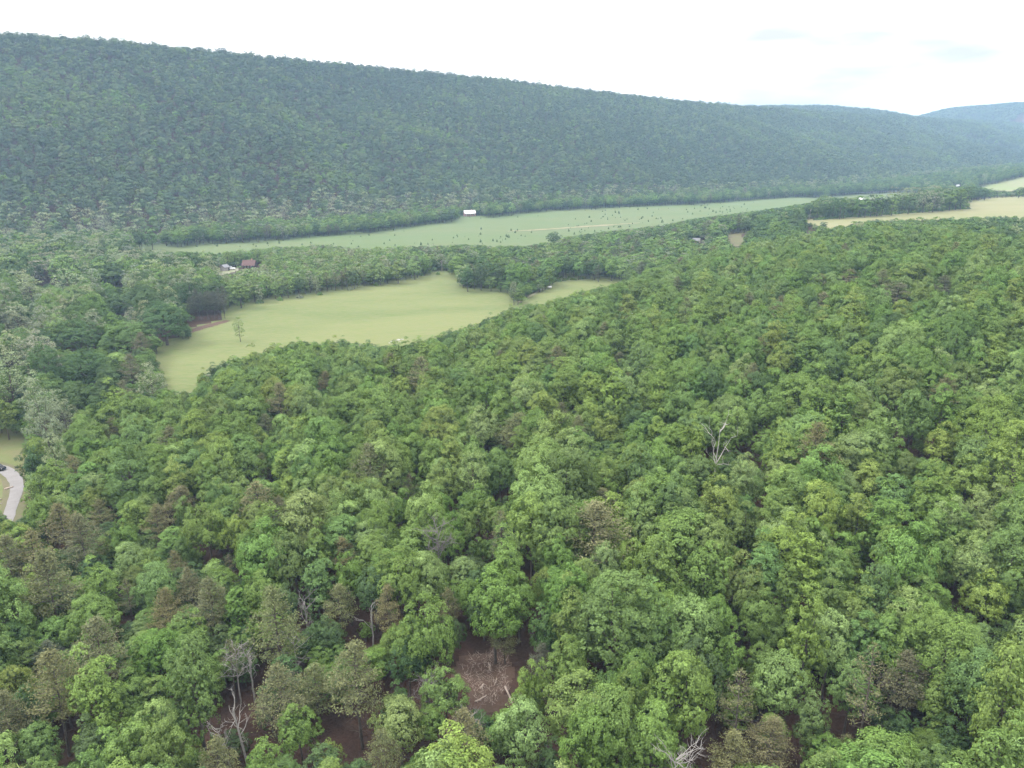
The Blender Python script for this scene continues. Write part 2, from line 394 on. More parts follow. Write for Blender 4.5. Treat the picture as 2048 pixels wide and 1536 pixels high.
class Geo:
    """collects tubes and quads"""
    def __init__(s): s.v = []; s.f4 = []; s.f3 = []; s.n = 0
    def add(s, v, f4=None, f3=None):
        v = np.asarray(v, float)
        if f4 is not None and len(f4): s.f4.append(np.asarray(f4) + s.n)
        if f3 is not None and len(f3): s.f3.append(np.asarray(f3) + s.n)
        s.v.append(v); s.n += len(v)
    def tube(s, pts, rad, seg=6):
        pts = np.asarray(pts, float); k = len(pts)
        tan = np.gradient(pts, axis=0); tan /= np.linalg.norm(tan, axis=1)[:, None] + 1e-9
        ref = np.array([1., 0, 0]) if abs(tan[0][0]) < 0.8 else np.array([0, 1., 0])
        a = np.cross(tan, ref); a /= np.linalg.norm(a, axis=1)[:, None] + 1e-9
        b = np.cross(tan, a)
        th = np.arange(seg) * 2 * math.pi / seg
        v = pts[:, None] + np.asarray(rad)[:, None, None] * (a[:, None] * np.cos(th)[None, :, None] + b[:, None] * np.sin(th)[None, :, None])
        f = []
        for i in range(k - 1):
            for j in range(seg):
                j2 = (j + 1) % seg
                f.append((i * seg + j, i * seg + j2, (i + 1) * seg + j2, (i + 1) * seg + j))
        s.add(v.reshape(-1, 3), f)
    def cards(s, c, nrm, size, aspect=0.6):
        """diamond leaf cards"""
        c = np.asarray(c); k = len(c)
        nrm = nrm / (np.linalg.norm(nrm, axis=1)[:, None] + 1e-9)
        r = rng.normal(size=(k, 3)); a = np.cross(nrm, r); a /= np.linalg.norm(a, axis=1)[:, None] + 1e-9
        b = np.cross(nrm, a)
        size = np.broadcast_to(size, (k,))[:, None]
        v = np.stack([c - a * size * .5, c - b * size * .5 * aspect, c + a * size * .5, c + b * size * .5 * aspect], 1).reshape(-1, 3)
        s.add(v, np.arange(k * 4).reshape(-1, 4))
    def box(s, c, d, rz=0.0):
        x, y, z = d[0] / 2, d[1] / 2, d[2] / 2
        v = np.array([(-x, -y, -z), (x, -y, -z), (x, y, -z), (-x, y, -z), (-x, -y, z), (x, -y, z), (x, y, z), (-x, y, z)], float)
        ca, sa = math.cos(rz), math.sin(rz)
        v = np.stack([v[:, 0] * ca - v[:, 1] * sa, v[:, 0] * sa + v[:, 1] * ca, v[:, 2]], 1) + np.asarray(c)
        s.add(v, [(0, 3, 2, 1), (4, 5, 6, 7), (0, 1, 5, 4), (1, 2, 6, 5), (2, 3, 7, 6), (3, 0, 4, 7)])
    def arrays(s):
        return np.concatenate(s.v), (np.concatenate(s.f4) if s.f4 else None), (np.concatenate(s.f3) if s.f3 else None)
    def mesh(s, name, mats, smooth=False):
        v, f4, f3 = s.arrays()
        return mesh_np(name, v, f4, f3, mats if isinstance(mats, (list, tuple)) else [mats], smooth=smooth)
def joined(name, parts):
    """several Geo with their materials in one mesh"""
    V = []; F4 = []; MI = []; n0 = 0
    for i, (g, m) in enumerate(parts):
        v, f4, f3 = g.arrays()
        V.append(v); F4.append(f4 + n0); MI.append(np.full(len(f4), i)); n0 += len(v)
    return mesh_np(name, np.concatenate(V), np.concatenate(F4), None, [m for _, m in parts], np.concatenate(MI))

def rand_dirs(k, zmin=-1.0):
    z = rng.uniform(zmin, 1, k); a = rng.uniform(0, 2 * math.pi, k); r = np.sqrt(1 - z * z)
    return np.stack([r * np.cos(a), r * np.sin(a), z], 1)

# ------------------------------------------------------------------ ground meshes
az = np.concatenate([np.arange(-180, -48, 4.0), np.arange(-48, 48.01, 0.24), np.arange(52, 180, 4.0)])
az = np.radians(az)
rr = np.concatenate([[0.0, 10, 25], 40 * (5600 / 40.) ** np.linspace(0, 1, 430)])
AZ, RR = np.meshgrid(az, rr)
GX = RR * np.sin(AZ); GY = RR * np.cos(AZ)
GZ = ground(GX, GY)
nA = len(az); nR = len(rr)
V = np.stack([GX, GY, GZ], -1).reshape(-1, 3)
ii, jj = np.meshgrid(np.arange(nR - 1), np.arange(nA), indexing='ij')
j2 = (jj + 1) % nA
Fq = np.stack([ii * nA + jj, (ii + 1) * nA + jj, (ii + 1) * nA + j2, ii * nA + j2], -1).reshape(-1, 4)
Fq = Fq[:, ::-1]
fc = V[Fq].mean(1)
fpx, fpy, fd = project(fc[:, 0], fc[:, 1], fc[:, 2])
front = fc[:, 1] > 30
cls = np.zeros(len(Fq), int)
names = ['forest_floor']
EXPAND = {'meadow': 14, 'valley_field': 9, 'hay_field': 6, 'hillside_pasture': 3, 'lawn': 12, 'bare_bank': 2, 'farm_yard': 2}
_, fsd = mountain(fc[:, 0], fc[:, 1])
for nm, poly in FIELDS:
    if nm not in names: names.append(nm)
    k = names.index(nm)
    m = front & (poly_dist(fpx, fpy, poly) <= EXPAND[nm]) & (cls == 0) & (fsd < 3)
    cls[m] = k
k = len(names); names.append('clearing')
m = front & (poly_dist(fpx, fpy, P_CLEAR) <= 2 + 40 * vnoise(fc[:, 0], fc[:, 1], 2.2, 77)) & (cls == 0); cls[m] = k
for k, nm in enumerate(names):
    f = Fq[cls == k]
    if not len(f): continue
    u, inv = np.unique(f.ravel(), return_inverse=True)
    me = mesh_np(nm, V[u], inv.reshape(-1, 4), None, [MAT[nm]], smooth=True)
    o = link(nm, me, kind='structure')
    o['label'] = {'forest_floor': 'forest ground covered in reddish brown leaf litter', 'meadow': 'pale green mown meadow inside the woods', 'valley_field': 'long green field along the valley floor',
                  'hay_field': 'straw coloured hay field on the rise', 'hillside_pasture': 'pale pasture on the distant knoll', 'lawn': 'rough lawn beside the gravel drive',
                  'bare_bank': 'bare reddish soil bank among trees', 'farm_yard': 'gravel yard of the farm', 'clearing': 'small clearing of reddish logging slash'}[nm]

def ribbon(name, pix, width, mat, lift, label, world=False, n=24, jag=0.0):
    P = np.array([p if world else hit(*p)[:2] for p in pix], float)
    s = np.append(0, np.cumsum(np.linalg.norm(np.diff(P, axis=0), axis=1)))
    k = max(n, int(s[-1] / 3)); t = np.linspace(0, s[-1], k)
    # smooth through the points
    X = np.interp(t, s, P[:, 0]); Y = np.interp(t, s, P[:, 1])
    for _ in range(max(2, k // 12)):
        X[1:-1] = (X[:-2] + X[1:-1] * 2 + X[2:]) / 4; Y[1:-1] = (Y[:-2] + Y[1:-1] * 2 + Y[2:]) / 4
    tx = np.gradient(X); ty = np.gradient(Y); l = np.hypot(tx, ty); nx, ny = -ty / l, tx / l
    w = np.interp(t, np.linspace(0, s[-1], len(width)), width) if hasattr(width, '__len__') else np.full(k, width)
    M = 7
    vv = []
    for j in range(M):
        q = (j / (M - 1) - 0.5)
        jit = (rng.uniform(-jag, jag, k) if j in (0, M - 1) else 0)
        x = X + nx * (w * q + jit); y = Y + ny * (w * q + jit)
        vv.append(np.stack([x, y, ground(x, y) + lift], 1))
    vv = np.stack(vv, 1).reshape(-1, 3)
    f = [(i * M + j, i * M + j + 1, (i + 1) * M + j + 1, (i + 1) * M + j) for i in range(k - 1) for j in range(M - 1)]
    me = mesh_np(name, vv, f, None, [MAT[mat]], smooth=True)
    if me.polygons[0].normal.z < 0: me.flip_normals()
    return link(name, me, kind='structure', label=label)
DRIVE = [(-60, 925), (-20, 932), (8, 938), (25, 950), (35, 967), (33, 985), (27, 1005), (18, 1032), (5, 1070)]
ribbon('drive_verge', DRIVE, 6.0, 'verge', 0.10, 'trodden brown edge of the gravel drive', jag=0.4)
ribbon('gravel_drive', DRIVE, [3.4, 3.4, 3.5, 3.2, 2.8, 2.7, 2.7], 'gravel', 0.16, 'curving pale gravel drive at the wood edge', jag=0.15)
ribbon('farm_track', [(1036, 605), (1050, 598), (1065, 590), (1078, 582), (1088, 578)], 1.8, 'track', 0.12, 'faint pale track curving past the bushes')
ribbon('field_road', [(1600, 441), (1640, 435), (1700, 430), (1780, 425), (1850, 422)], 4.0, 'gravel', 0.4, 'pale road along the far edge of the hay field')
ribbon('dirt_strip', [(1015, 463), (1080, 460), (1150, 455), (1220, 450), (1280, 446)], [3.0, 8.0, 6.0, 9.0, 3.0], 'pale_soil', 0.3, 'pinkish bare strip across the valley field', jag=1.5)
ribbon('river_bar', [(1655, 389), (1700, 386), (1760, 384), (1830, 381), (1900, 376)], [10, 20, 22, 18, 10], 'river', 0.3, 'grey gravel bar along the river')

# ------------------------------------------------------------------ trees: shared meshes
def broadleaf(nl, nsub, nq, size, Rr=4.0, H=16.0, cz=0.56, rz=0.42, lobe=(1.0, 1.75), inner=900, isz=0.45, coh=0.0, airy=0.0, conic=0.0, stem_r=0.22, low=-0.8):
    """returns (crown Geo, trunk Geo) of a tree with base at the origin"""
    cr_, tr = Geo(), Geo()
    C = np.array([rng.normal(0, .25), rng.normal(0, .25), H * cz]); ER = np.array([Rr, Rr, H * rz])
    d = rand_dirs(nl * 6, low)
    # spread lobes apart
    keep = [0]
    mind = 1.55 / math.sqrt(nl)
    for i in range(1, len(d)):
        if len(keep) >= nl: break
        if np.min(np.linalg.norm(d[keep] - d[i], axis=1)) > mind * 1.1: keep.append(i)
    d = d[keep]; nlb = len(d)
    # asymmetric outline
    ph = rng.uniform(0, 6.28, 3); ang = np.arctan2(d[:, 1], d[:, 0])
    wob = 1 + 0.16 * np.sin(2 * ang + ph[0]) + 0.13 * np.sin(3 * ang + ph[1]) + rng.normal(0, .11, nlb)
    lr = rng.uniform(lobe[0], lobe[1], nlb) * Rr / 4.0
    taper = 1 - conic * np.clip(d[:, 2], -0.2, 1)
    LC = C + d * (ER - lr[:, None] * 0.75) * np.stack([wob * taper, wob * taper, 1 + rng.normal(0, .12, nlb)], 1)
    cs = []; ns = []
    for i in range(nlb):
        sd = rand_dirs(nsub, -0.35)
        # lumps of the lobe face outwards
        sd = sd + d[i] * 0.55; sd /= np.linalg.norm(sd, axis=1)[:, None]
        sc_ = LC[i] + sd * lr[i] * rng.uniform(0.75, 1.05, (nsub, 1))
        q = rand_dirs(nsub * nq, -0.5)
        c = np.repeat(sc_, nq, 0) + q * (lr[i] * 0.30) * rng.uniform(.5, 1.1, (nsub * nq, 1))
        nn = q * 0.9 + np.repeat(sd, nq, 0) * 0.7 + rng.normal(0, .45, q.shape) * (1 - coh * .5) + np.array([0, 0, .35]) + d[i] * coh
        cs.append(c); ns.append(nn)
    cs = np.concatenate(cs); ns = np.concatenate(ns)
    # drop what lies deep inside other lobes
    inside = np.zeros(len(cs), bool)
    for i in range(nlb): inside |= np.linalg.norm(cs - LC[i], axis=1) < lr[i] * 0.62
    cs = cs[~inside]; ns = ns[~inside]
    if airy: m = rng.uniform(size=len(cs)) > airy; cs = cs[m]; ns = ns[m]
    cr_.cards(cs, ns, size * rng.uniform(.7, 1.3, len(cs)), 0.7)
    if inner:
        q = rand_dirs(inner, -0.8) * rng.uniform(.35, .8, (inner, 1)) ** 0.5
        cr_.cards(C + q * ER * 0.68, rng.normal(size=(inner, 3)) + [0, 0, .5], isz * (1 if not airy else .6) * rng.uniform(.7, 1.2, inner), .9)
    # trunk and limbs
    top = C + [0, 0, H * 0.12]
    zz = np.linspace(-1.2, top[2], 7)
    bend = rng.normal(0, .25, 2)
    P = np.stack([bend[0] * np.sin(zz / H * 2.5) + C[0] * zz / top[2], bend[1] * np.sin(zz / H * 2.1) + C[1] * zz / top[2], zz], 1)
    tr.tube(P, np.linspace(stem_r * 1.25, stem_r * .35, 7), 7)
    for i in rng.choice(nlb, min(9, nlb), replace=False):
        t = rng.uniform(.45, .85); b = np.array([np.interp(t * top[2], P[:, 2], P[:, k]) for k in range(3)])
        e = LC[i] * 0.92 + C * 0.08; mid = (b + e) / 2 + [0, 0, -.3]
        tr.tube([b, mid, e], [stem_r * .45, stem_r * .3, .03], 4)
    return cr_, tr

def pine(nb=46, H=15.0, Rr=3.6, nt=26, size=0.3, shape=0.75, bare=0.32, droop=0.0, sparse=0.0, stem=0.2):
    """irregular pine with flat sprays at the ends of its limbs and bare grey lower limbs"""
    cr_, tr = Geo(), Geo()
    zz = np.linspace(-1.2, H, 9); sw = rng.normal(0, .35, 2)
    P = np.stack([sw[0] * np.sin(zz / H * 3), sw[1] * np.sin(zz / H * 2.4), zz], 1)
    tr.tube(P, np.linspace(stem * 1.2, .03, 9), 7)
    ga = 0
    cs = []; ns = []
    for i in range(nb):
        t = bare + (1 - bare) * ((i + rng.uniform(0, 1)) / nb) ** 0.85
        z = t * H; ga += 2.4 + rng.uniform(-.4, .4)
        prof = min(1.0, (1 - t) * 2.4 + 0.12) * (0.55 + 0.45 * min(1, (t - bare) * 6 + 0.3))
        ln = Rr * prof * rng.uniform(.6, 1.15)
        b = np.array([np.interp(z, P[:, 2], P[:, 0]), np.interp(z, P[:, 2], P[:, 1]), z])
        dr = np.array([math.cos(ga), math.sin(ga), rng.uniform(.0, .35) - droop + (t > .8) * .35]); dr /= np.linalg.norm(dr)
        m = b + dr * ln * .55 + [0, 0, -.12 * ln]; e = b + dr * ln + [0, 0, 0.05 * ln]
        tr.tube([b, m, e], [stem * .32, stem * .2, .015], 4)
        side = np.cross(dr, [0, 0, 1.]); side /= np.linalg.norm(side) + 1e-9
        for _ in range(4):
            q = rng.uniform(.45, 1); bb = b + (e - b) * q
            ee = bb + (side * rng.choice([-1, 1]) * rng.uniform(.3, .9) + dr * .5 + [0, 0, .1]) * ln * .3
            tr.tube([bb, ee], [.03, .01], 3)
        if rng.uniform() < sparse: continue
        # sprays
        k = int(nt * (0.4 + prof) * 1.3)
        q = rng.uniform(.38, 1.08, k) ** .8
        w = (0.10 + 0.34 * np.sin(np.clip((q - .3) / .85, 0, 1) * math.pi * .8)) * ln
        cnum = max(3, k // 7)
        pc = rng.integers(0, cnum, k)   # pads
        padq = rng.uniform(.42, 1.05, cnum); pads = rng.uniform(-1, 1, cnum)
        padw = (0.12 + 0.3 * np.sin(np.clip((padq - .3) / .85, 0, 1) * math.pi * .8)) * ln
        c = b + (e - b) * padq[pc][:, None] + side * (pads * padw)[pc][:, None] + rng.normal(0, 1, (k, 3)) * np.array([.30, .30, .13]) * (Rr / 3.6) + [0, 0, .1]
        cs.append(c); ns.append(rng.normal(0, .55, (k, 3)) + [0, 0, 1] + dr * .3)
    cs = np.concatenate(cs); ns = np.concatenate(ns)
    cr_.cards(cs, ns, size * rng.uniform(.6, 1.4, len(cs)), .45)
    # bare lower limbs
    for i in range(9):
        t = rng.uniform(.12, bare + .1); ga += 2.4; z = t * H
        b = np.array([np.interp(z, P[:, 2], P[:, 0]), np.interp(z, P[:, 2], P[:, 1]), z])
        e = b + np.array([math.cos(ga), math.sin(ga), rng.uniform(-.3, .1)]) * rng.uniform(.8, 2.0)
        tr.tube([b, (b + e) / 2 + [0, 0, .1], e], [.05, .035, .012], 4)
    return cr_, tr

def snag(H=11.0, seed=0, nb=7, spread=1.0, twigs=3, r0=0.2, fork=None, lean=(0, 0), broken=False):
    """bare dead tree: (trunk Geo, limbs Geo)"""
    rs = np.random.default_rng(seed + 100)
    tr, br = Geo(), Geo()
    k = 9; zz = np.linspace(-0.8, H, k)
    P = np.stack([lean[0] * zz / H + rs.normal(0, .12, k).cumsum() * .5, lean[1] * zz / H + rs.normal(0, .12, k).cumsum() * .5, zz], 1)
    tr.tube(P, np.linspace(r0, r0 * (.45 if broken else .16), k), 7)
    def limb(b, d, ln, r, depth):
        m = 5; pts = [b]; dd = d.copy()
        for _ in range(m):
            dd = dd + rs.normal(0, .22, 3) + [0, 0, .08]; dd /= np.linalg.norm(dd)
            pts.append(pts[-1] + dd * ln / m)
        br.tube(pts, np.linspace(r, r * .25, m + 1), 5 if depth == 0 else 4)
        if depth < 2:
            for _ in range(twigs if depth == 0 else 2):
                i = rs.integers(1, m + 1); nd = dd + rs.normal(0, .7, 3); nd /= np.linalg.norm(nd)
                limb(np.array(pts[i]), nd, ln * rs.uniform(.35, .6), r * .5, depth + 1)
    for i in range(nb):
        t = rs.uniform(.45, 1.0) if i else 0.98
        z = t * H; b = np.array([np.interp(z, P[:, 2], P[:, 0]), np.interp(z, P[:, 2], P[:, 1]), z])
        a = i * 2.4 + rs.uniform(-.5, .5); d = np.array([math.cos(a) * spread, math.sin(a) * spread, rs.uniform(.3, 1.0)]); d /= np.linalg.norm(d)
        limb(b, d, H * rs.uniform(.18, .34) * (1.15 - .5 * (t - .45)), r0 * .42, 0)
    if fork:
        for (z, dx, dy, ln) in fork:
            b = np.array([np.interp(z, P[:, 2], P[:, 0]), np.interp(z, P[:, 2], P[:, 1]), z]); d = np.array([dx, dy, 1.0]); d /= np.linalg.norm(d)
            limb(b, d, ln, r0 * .6, 0)
    return tr, br

NEAR, MIDL, FARL, MTNL = [], [], [], []
def reg(lst, pair, kind, Hm=15.0):
    c, t = pair
    lm = MAT['needle'] if 'pine' in kind else MAT['leaf'] if lst is not FARL and lst is not MTNL else MAT['leaf_far']
    i = len(lst)
    lst.append(dict(Hm=Hm, kind=kind, crown=c.mesh('tree_crown', lm), trunk=t.mesh('tree_trunk', MAT['bark']), both=joined('tree_mass', [(c, lm), (t, MAT['bark'])])))
    return i
for i in range(7):      # rounded oaks and maples
    reg(NEAR, broadleaf(nl=32 + 6 * (i % 3), nsub=16, nq=20, size=.245, coh=.85, H=15 + rng.uniform(-1.5, 1.5), lobe=(.9, 1.6), cz=.61 + .02 * (i % 3), rz=.29 + .02 * (i % 4), conic=.12 * (i % 3)), 'round')
for i in range(3):      # taller, narrower crowns
    reg(NEAR, broadleaf(nl=38, nsub=15, nq=17, size=.24, coh=.8, Rr=3.2, H=17, cz=.54, rz=.45, conic=.35, lobe=(.95, 1.5)), 'tall')
for i in range(2):
    reg(NEAR, broadleaf(nl=70, nsub=16, nq=20, size=.245, coh=.85, Rr=5.0, H=22, cz=.56, rz=.42, conic=.3, lobe=(.8, 1.3), stem_r=.32, inner=700), 'bigtall', 22.0)
for i in range(2):
    reg(NEAR, broadleaf(nl=75, nsub=16, nq=20, size=.245, coh=.85, Rr=6.5, H=19, cz=.58, rz=.38, conic=.1, lobe=(.7, 1.15), stem_r=.38, inner=800), 'biground', 19.0)
for i in range(3):      # loose pale crowns
    reg(NEAR, broadleaf(nl=34, nsub=14, nq=14, size=.25, H=16, cz=.55, rz=.43, airy=.25, inner=350, lobe=(.9, 1.5), conic=.2), 'loose')
for i in range(5):
    reg(NEAR, pine(nb=50 + 4 * i, H=14 + rng.uniform(-1.5, 2), Rr=3.3 + .25 * i, nt=62, size=.30, bare=.30 + .03 * (i % 3), sparse=.04), 'pine')
for i in range(3):      # half bare pines
    reg(NEAR, pine(nb=34, H=15, Rr=3.6, nt=30, size=.26, bare=.38, sparse=.35), 'thinpine')
for i in range(6):
    reg(MIDL, broadleaf(nl=26 + 4 * (i % 3), nsub=11, nq=10, size=.45, inner=260, isz=.75, coh=1.1, H=15, conic=.12 * (i % 3), rz=.37, cz=.56), 'round')
for i in range(3):
    reg(MIDL, broadleaf(nl=22, nsub=9, nq=7, size=.5, Rr=3.2, inner=160, isz=.7, H=16, rz=.46, cz=.52, conic=.4), 'tall')
for i in range(2):
    reg(MIDL, broadleaf(nl=24, nsub=10, nq=10, size=.36, inner=110, isz=.6, H=16, airy=.25, cz=.53, rz=.45, lobe=(.9, 1.5)), 'loose')
for i in range(3):
    reg(MIDL, pine(nb=30, H=14, Rr=3.5, nt=18, size=.55, bare=.32), 'pine')
for i in range(6):
    reg(FARL, broadleaf(nl=13 + 2 * (i % 3), nsub=7, nq=6, size=.85, inner=25, isz=1.9, H=15, lobe=(1.2, 2.0), low=-.5, coh=2.2, rz=.40, cz=.55, conic=.15 * (i % 3)), 'round')
for i in range(2):
    reg(FARL, broadleaf(nl=12, nsub=7, nq=5, size=.8, coh=1.2, Rr=3.2, inner=18, isz=1.6, H=16, rz=.38, lobe=(1.2, 1.8), conic=.4), 'tall')
for i in range(2):
    reg(FARL, broadleaf(nl=13, nsub=5, nq=4, size=.95, inner=15, isz=1.5, H=16, airy=.2, lobe=(1.1, 1.7)), 'loose')
for i in range(6):
    reg(MTNL, broadleaf(nl=13 + 2 * (i % 3), nsub=10, nq=9, size=.55, coh=2.2, inner=120, isz=.9, H=15, lobe=(1.3, 2.0), rz=.36, cz=.58, low=-.4, conic=.1 * (i % 3)), 'round')
for i in range(2):
    reg(MTNL, broadleaf(nl=14, nsub=10, nq=8, size=.5, coh=2.0, Rr=3.2, inner=80, isz=.8, H=16, rz=.42, cz=.55, conic=.4, lobe=(1.1, 1.7)), 'tall')
for i in range(2):
    reg(MTNL, broadleaf(nl=16, nsub=10, nq=8, size=.45, coh=1.3, inner=90, isz=.8, H=16, airy=.15, rz=.42, cz=.55, lobe=(1.0, 1.6)), 'loose')
def pick(lst, kind):
    c = [i for i, v in enumerate(lst) if v['kind'] == kind]
    if not c: c = [i for i, v in enumerate(lst) if v['kind'] == 'round']
    return c

# ------------------------------------------------------------------ tree placement
TINT = {'green': (.109, .173, .042), 'bluegreen': (.094, .154, .046), 'yellow': (.140, .198, .046), 'olive': (.114, .166, .046), 'dark': (.058, .096, .034), 'light': (.146, .212, .068),
        'pale': (.205, .238, .130), 'greypale': (.182, .210, .135), 'pine': (.135, .138, .066), 'brownpine': (.126, .128, .062), 'darkpine': (.086, .094, .064), 'brown': (.124, .120, .070),
        'ridge': (.074, .108, .052), 'ridgelight': (.104, .145, .062), 'ridgeblue': (.066, .096, .056)}
def jitter(t, a=.10):
    b = np.array(TINT[t]) * (1 + rng.uniform(-a, a)); return b * (1 + rng.uniform(-a * .7, a * .7, 3))

# hand placed trees: crown centre pixel, crown width in px, height factor, model, tint
HAND = [
 (862, 1448, 75, .8, 'round', 'green'), (905, 1270, 60, .9, 'round', 'dark'),
 (70, 1105, 90, 1, 'pine', 'brownpine'), (120, 1055, 80, .9, 'pine', 'brownpine'), (165, 1090, 80, 1, 'pine', 'brownpine'), (20, 1125, 80, 1, 'pine', 'pine'), (205, 1030, 60, 1, 'pine', 'brownpine'),
 (318, 1052, 60, 1, 'pine', 'brownpine'), (354, 1132, 60, 1, 'pine', 'brownpine'), (255, 1200, 60, .9, 'thinpine', 'brownpine'), (335, 1228, 75, 1, 'pine', 'pine'), (380, 1185, 60, 1, 'pine', 'brownpine'),
 (420, 1215, 85, 1, 'pine', 'pine'), (200, 1300, 115, 1.15, 'pine', 'pine'), (112, 1385, 120, 1.1, 'pine', 'pine'), (100, 1322, 60, .8, 'pine', 'darkpine'), (18, 1445, 80, 1, 'pine', 'pine'),
 (550, 1262, 105, 1.15, 'pine', 'pine'), (462, 1330, 65, 1, 'thinpine', 'brownpine'), (555, 1392, 110, 1.05, 'pine', 'brownpine'), (632, 1375, 85, 1.05, 'pine', 'pine'), (715, 1355, 125, 1.2, 'pine', 'pine'),
 (778, 1215, 62, 1.3, 'pine', 'pine'), (927, 1495, 95, 1.05, 'pine', 'pine'), (765, 1520, 75, 1, 'pine', 'pine'), (440, 1520, 95, .9, 'pine', 'pine'), (1000, 1080, 75, 1.1, 'thinpine', 'pine'),
 (822, 985, 45, 1.05, 'thinpine', 'brownpine'), (1475, 1420, 115, 1.1, 'thinpine', 'brownpine'), (1545, 1490, 100, 1, 'pine', 'pine'), (1462, 1525, 90, .9, 'pine', 'pine'), (1728, 1390, 120, 1.3, 'thinpine', 'pine'),
 (1690, 1500, 60, .8, 'pine', 'pine'), (652, 770, 42, .9, 'pine', 'brownpine'), (532, 860, 42, .9, 'pine', 'brownpine'), (228, 860, 45, 1, 'pine', 'brownpine'), (262, 742, 48, 1, 'pine', 'brown'), (250, 785, 48, 1, 'pine', 'brown'),
 (1122, 832, 42, 1, 'pine', 'brown'), (460, 1140, 42, .9, 'thinpine', 'brown'), (1885, 575, 60, .8, 'pine', 'brown'), (1800, 590, 60, .8, 'pine', 'brown'), (1700, 560, 50, .8, 'pine', 'pine'), (1240, 725, 40, .9, 'pine', 'brown'),
 (525, 935, 40, .8, 'pine', 'brownpine'), (900, 1210, 60, 1, 'pine', 'pine'), (1085, 1330, 55, .9, 'pine', 'darkpine'), (1010, 1270, 60, .8, 'pine', 'pine'), (285, 690, 40, .9, 'pine', 'brown'),
 (2005, 1425, 135, 1.45, 'tall', 'yellow'), (1610, 1290, 95, 1.35, 'tall', 'yellow'), (1435, 1010, 90, 1.1, 'round', 'yellow'), (1490, 1055, 85, 1.05, 'round', 'olive'), (1385, 900, 55, 1.1, 'tall', 'yellow'),
 (1180, 785, 75, 1, 'round', 'yellow'), (1560, 722, 70, 1, 'round', 'yellow'), (1212, 865, 60, 1, 'round', 'yellow'), (1702, 745, 55, 1, 'round', 'yellow'), (1965, 1205, 95, 1.1, 'round', 'yellow'),
 (1930, 775, 65, 1, 'round', 'olive'), (1800, 780, 90, 1, 'round', 'olive'), (970, 860, 75, 1.1, 'round', 'light'), (272, 1038, 66, 1, 'round', 'yellow'), (188, 1010, 55, 1, 'round', 'yellow'),
 (397, 1285, 50, 1.1, 'tall', 'yellow'), (30, 1375, 75, 1, 'round', 'yellow'), (575, 985, 65, 1, 'round', 'yellow'), (1030, 750, 45, 1, 'round', 'yellow'), (1890, 890, 80, 1, 'round', 'yellow'), (1930, 965, 90, 1, 'round', 'yellow'),
 (850, 1268, 135, 1.2, 'round', 'green'), (990, 1205, 125, 1.15, 'round', 'green'), (1045, 1460, 135, 1.05, 'round', 'light'), (1130, 1330, 100, 1.1, 'round', 'green'), (890, 1395, 100, .95, 'round', 'olive'), (815, 1320, 90, 1, 'round', 'dark'),
 (800, 1440, 110, 1, 'round', 'light'), (600, 1465, 90, 1, 'round', 'green'), (390, 1370, 115, 1.25, 'tall', 'bluegreen'), (310, 1300, 95, 1.1, 'round', 'green'), (75, 1500, 95, 1, 'round', 'bluegreen'), (1560, 1370, 120, 1.05, 'round', 'light'),
 (1000, 940, 70, 1.1, 'round', 'bluegreen'), (945, 955, 80, 1.15, 'loose', 'light'), (660, 1520, 60, .8, 'loose', 'yellow'), (1300, 1070, 75, 1.1, 'round', 'light'), (1790, 990, 90, 1, 'round', 'bluegreen'),
 # tall pale trees on the wood edge
 (110, 920, 60, 1.25, 'loose', 'pale'), (90, 850, 75, 1.25, 'loose', 'greypale'), (75, 815, 70, 1.2, 'loose', 'greypale'), (130, 840, 60, 1.1, 'loose', 'greypale'), (20, 760, 90, 1.2, 'loose', 'pale'), (22, 705, 65, 1.1, 'loose', 'pale'),
 (300, 765, 55, 1, 'loose', 'pale'), (215, 785, 60, 1, 'round', 'dark'), (8, 830, 50, 1, 'round', 'yellow'), (65, 925, 60, 1.1, 'round', 'dark'),
 # wood edge west of the meadow
 (328, 640, 112, 1.1, 'round', 'dark'), (262, 670, 95, 1.0, 'round', 'bluegreen'), (165, 735, 110, 1, 'round', 'dark'), (150, 670, 100, 1, 'round', 'dark'), (245, 600, 90, 1, 'round', 'dark'), (225, 550, 60, .9, 'round', 'dark'),
 (35, 640, 60, 1, 'loose', 'greypale'), (60, 580, 70, 1, 'loose', 'pale'), (135, 560, 60, 1, 'loose', 'pale'), (90, 540, 70, 1, 'loose', 'greypale'),
 # lone tree and clumps in and round the meadow
 (478, 655, 26, .95, 'loose', 'light'),
 (935, 548, 40, 1, 'round', 'dark'), (962, 542, 38, 1.1, 'round', 'dark'), (1000, 540, 40, 1.1, 'round', 'dark'), (1020, 548, 30, 1.1, 'round', 'green'), (1045, 540, 40, 1.2, 'round', 'green'), (1068, 548, 26, 1, 'round', 'green'), (1100, 548, 24, 1.1, 'round', 'olive'),
 (982, 562, 28, .7, 'round', 'light'), (1028, 582, 22, 1.1, 'loose', 'greypale'), (1036, 588, 30, .7, 'round', 'green'), (1054, 580, 26, .6, 'round', 'green'), (1068, 577, 16, .5, 'round', 'bluegreen'),
 (1108, 473, 32, .8, 'round', 'dark'), (829, 533, 34, .8, 'round', 'light'), (795, 540, 40, .8, 'round', 'olive'),
 (860, 543, 12, .35, 'round', 'green'),
]
for _x in range(1640, 1945, 13):
    _y = 437 - (_x - 1640) * .075 - 23
    HAND.append((_x + rng.uniform(-4, 4), _y + rng.uniform(-3, 3), rng.uniform(24, 36), 1.0, 'tall' if rng.uniform() < .4 else 'round', ['green', 'dark', 'dark', 'bluegreen', 'green'][int(rng.integers(0, 5))]))
for _x in (1790, 1808, 1828, 1850, 1870): HAND.append((_x, 392 + (_x % 3), 34, 1.25, 'loose', 'greypale'))
HAND.append((1860, 412, 18, .7, 'round', 'light')); HAND.append((1648, 450, 17, .7, 'round', 'dark'))
